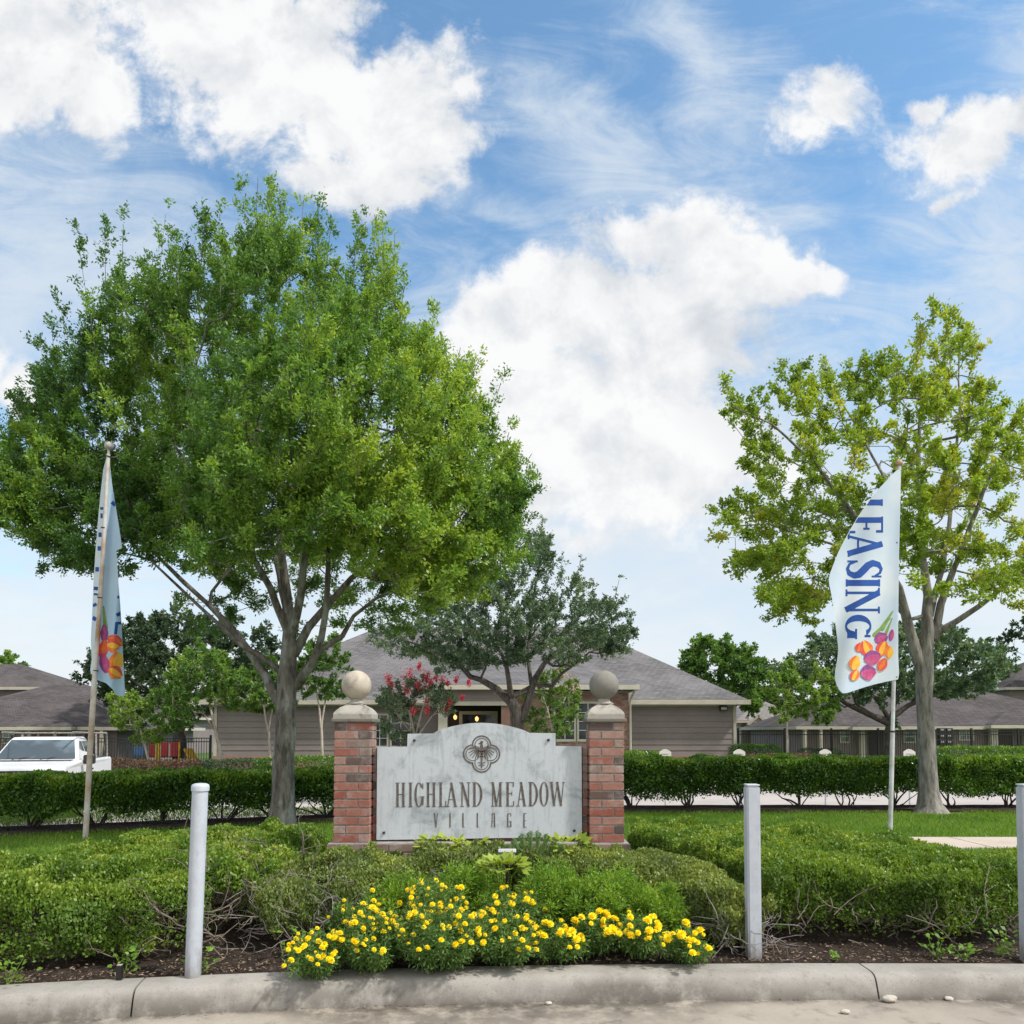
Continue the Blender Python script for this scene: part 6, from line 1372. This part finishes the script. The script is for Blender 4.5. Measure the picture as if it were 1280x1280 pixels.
    # small white parking markers
    d = 20.
    for px, lab in ((831.5, 'small white parking marker over the hedge, just right of the sign pillar'), (924, 'small white parking marker over the hedge, at the clubhouse right corner'), (1031.5, 'small white parking marker over the hedge, left of the right flagpole'), (1136.5, 'small white parking marker over the hedge, between the right flagpole and the tree trunk')):
        c = P(px, 936.5, d); root = thing('parking_marker', lab, 'sign', (c[0], d, -.12), 'white parking markers')
        b = MB(); b.tube([(c[0], d + .03, -.13), (c[0], d + .03, c[2] - .1)], .025, 8); b.build('post', M['pole'], root)
        w = .145; z0, z1 = c[2] - .30, c[2]; pts = [(c[0] - w, z0), (c[0] + w, z0), (c[0] + w, z1 - .07), (c[0] + w * .8, z1 - .045), (c[0] + w * .5, z1 - .02), (c[0] + .03, z1), (c[0] - .03, z1), (c[0] - w * .5, z1 - .02), (c[0] - w * .8, z1 - .045), (c[0] - w, z1 - .07)]
        b = MB(); b.poly_prism(pts, d - .015, d + .015); pn = b.build('panel', M['white'], root)
        b = MB(); b.obox((c[0] - w * .8, d - .018, z0 + .13), (c[0] + w * .8, d - .018, z0 + .13), .004, .014); b.obox((c[0] - w * .6, d - .018, z0 + .18), (c[0] + w * .6, d - .018, z0 + .18), .004, .012); b.build('panel_groove', M['twiggrey'], pn)
far_buildings()

# ------------------------------------------------------------------ pickup truck
def truck():
    d = 18.3; q = P(50, 925, d); g = -.115
    root = bpy.data.objects.new('pickup_truck', None); COL.objects.link(root); ORG[root.name] = np.zeros(3)
    tag(root, 'white pickup truck with a pipe rack over its bed, parked behind the left hedge', 'truck')
    hw = .93
    # local axes: +x forward, y left side, z up; body sections
    b = MB()
    side = [(2.72, .42), (2.72, .94), (2.68, 1.12), (2.60, 1.18), (1.45, 1.23), (1.25, 1.24), (-.35, 1.22), (-.36, 1.22), (-2.75, 1.21), (-2.80, 1.15), (-2.80, .45), (-2.3, .38), (2.3, .38)]
    n = len(side); vs = []
    for s in (-1, 1):
        for (x, z) in side: vs.append((x, s * hw * (.985 if z > 1.0 else 1.0) * (.93 if x > 2.5 else 1), z))
    b.add(vs, [tuple(range(n)), tuple(range(2 * n - 1, n - 1, -1))] + [(i, i + n, (i + 1) % n + n, (i + 1) % n) for i in range(n)])
    body = b.build('body', M['carpaint'], root); bv = body.modifiers.new('bevel', 'BEVEL'); bv.width = .055; bv.segments = 3; bv.limit_method = 'ANGLE'; bv.angle_limit = R(35)
    cab = [(1.36, 1.235, .86), (.62, 1.70, .70), (.45, 1.76, .67), (-.35, 1.77, .67), (-.52, 1.72, .68), (-.78, 1.215, .86)]
    b = MB(); vs = [(x, -w, z) for x, z, w in cab] + [(x, w, z) for x, z, w in cab]; m = len(cab)
    b.add(vs, [tuple(range(m)), tuple(range(2 * m - 1, m - 1, -1))] + [(i, i + m, (i + 1) % m + m, (i + 1) % m) for i in range(m)]); co_ = b.build('cab', M['carpaint'], body); bv = co_.modifiers.new('bevel', 'BEVEL'); bv.width = .035; bv.segments = 3
    b = MB(); b.add([(1.30, -.79, 1.275), (1.30, .79, 1.275), (.66, .645, 1.69), (.66, -.645, 1.69)], [(0, 1, 2, 3)])
    b.v = [(x + .012, y, z + .016) for x, y, z in b.v]; b.build('windscreen', M['carglass'], body)
    for s in (-1, 1):
        k = lambda z: .872 - (z - 1.155) / .605 * .185
        for (x0, x1, t0, t1, nm) in ((1.12, .28, .50, .26, 'door_window'), (.20, -.62, .18, -.42, 'rear_window')):
            b = MB(); b.add([(x0, s * (k(1.28)), 1.28), (x1, s * k(1.28), 1.28), (t1, s * k(1.67), 1.67), (t0, s * k(1.67), 1.67)], [(0, 1, 2, 3)]); b.build(nm, M['carglass'], body)
        b = MB(); b.box(.98, 1.16, min(s * .92, s * 1.16), max(s * .92, s * 1.16), 1.15, 1.36, .5, .03); b.build('wing_mirror', M['carblack'], body)
        b = MB(); b.box(2.645, 2.74, min(s * .58, s * .85), max(s * .58, s * .85), .90, 1.08, .5, .02); b.build('headlight', M['chrome'], body)
        b = MB(); b.box(.0, .14, min(s * .935, s * .95), max(s * .935, s * .95), .98, 1.02); b.build('door_handle', M['carblack'], body)
        for xx in (1.75, -1.75):
            w = MB(); prof = [(.20, -.11), (.36, -.11), (.38, -.08), (.38, .08), (.36, .11), (.20, .11)]; vs = []
            nn = 24
            for r_, o in prof:
                for j in range(nn): an = 2 * math.pi * j / nn; vs.append((xx + r_ * math.cos(an), s * .86 + o, .38 + r_ * math.sin(an)))
            w.add(vs, [(i * nn + j, i * nn + (j + 1) % nn, (i + 1) * nn + (j + 1) % nn, (i + 1) * nn + j) for i in range(len(prof) - 1) for j in range(nn)], .5, True); wo = w.build('wheel', M['rubber'], root)
            w = MB(); w.tube([(xx, s * .86 - .09, .38), (xx, s * .86 + .09, .38)], .205, 20); w.build('rim', M['chrome'], wo)
    b = MB(); b.add([(1.50, -.74, 1.243), (1.50, .74, 1.243), (1.36, .78, 1.262), (1.36, -.78, 1.262)], [(0, 1, 2, 3)]); b.build('cowl', M['carblack'], body)
    for y0 in (-.45, .1): b = MB(); b.tube([(1.40, y0, 1.27), (1.16, y0 + .5, 1.36)], .007, 5); b.build('wiper', M['carblack'], body)
    b = MB(); b.box(2.70, 2.755, -.56, .56,   .74, 1.08, .5, .02); gr = b.build('grille', M['carblack'], body)
    b = MB()
    for z in (.80, .88, .96): b.box(2.756, 2.765, -.54, .54, z, z + .02)
    b.build('grille_bars', M['chrome'], gr)
    b = MB(); b.box(2.66, 2.86, -.92, .92, .45, .68, .5, .04); b.build('bumper', M['chrome'], body)
    b = MB(); b.box(-2.7, -.85, -.80, .80, 1.2205, 1.23); b.build('bed_opening', M['carblack'], body)
    b = MB()
    for s in (-1, 1):
        b.tube([(-.9, s * .85, 1.17), (-.95, s * .82, 1.86), (-2.5, s * .82, 1.86), (-2.55, s * .85, 1.17)], .025, 8); b.tube([(-.95, s * .82, 1.86), (1.2, s * .70, 1.88)], .022, 8)
    for x in (-.95, -1.7, -2.5, .4): b.tube([(x, -.82 if x < 0 else -.74, 1.865), (x, .82 if x < 0 else .74, 1.865)], .02, 8)
    b.build('pipe_rack', M['twiggrey'], root)
    root.location = (q[0] - .31, d + .95, g - .02); root.rotation_euler = (0, 0, R(-72))
truck()
print('faces', sum(len(o.data.polygons) for o in bpy.data.objects if o.type == 'MESH'))
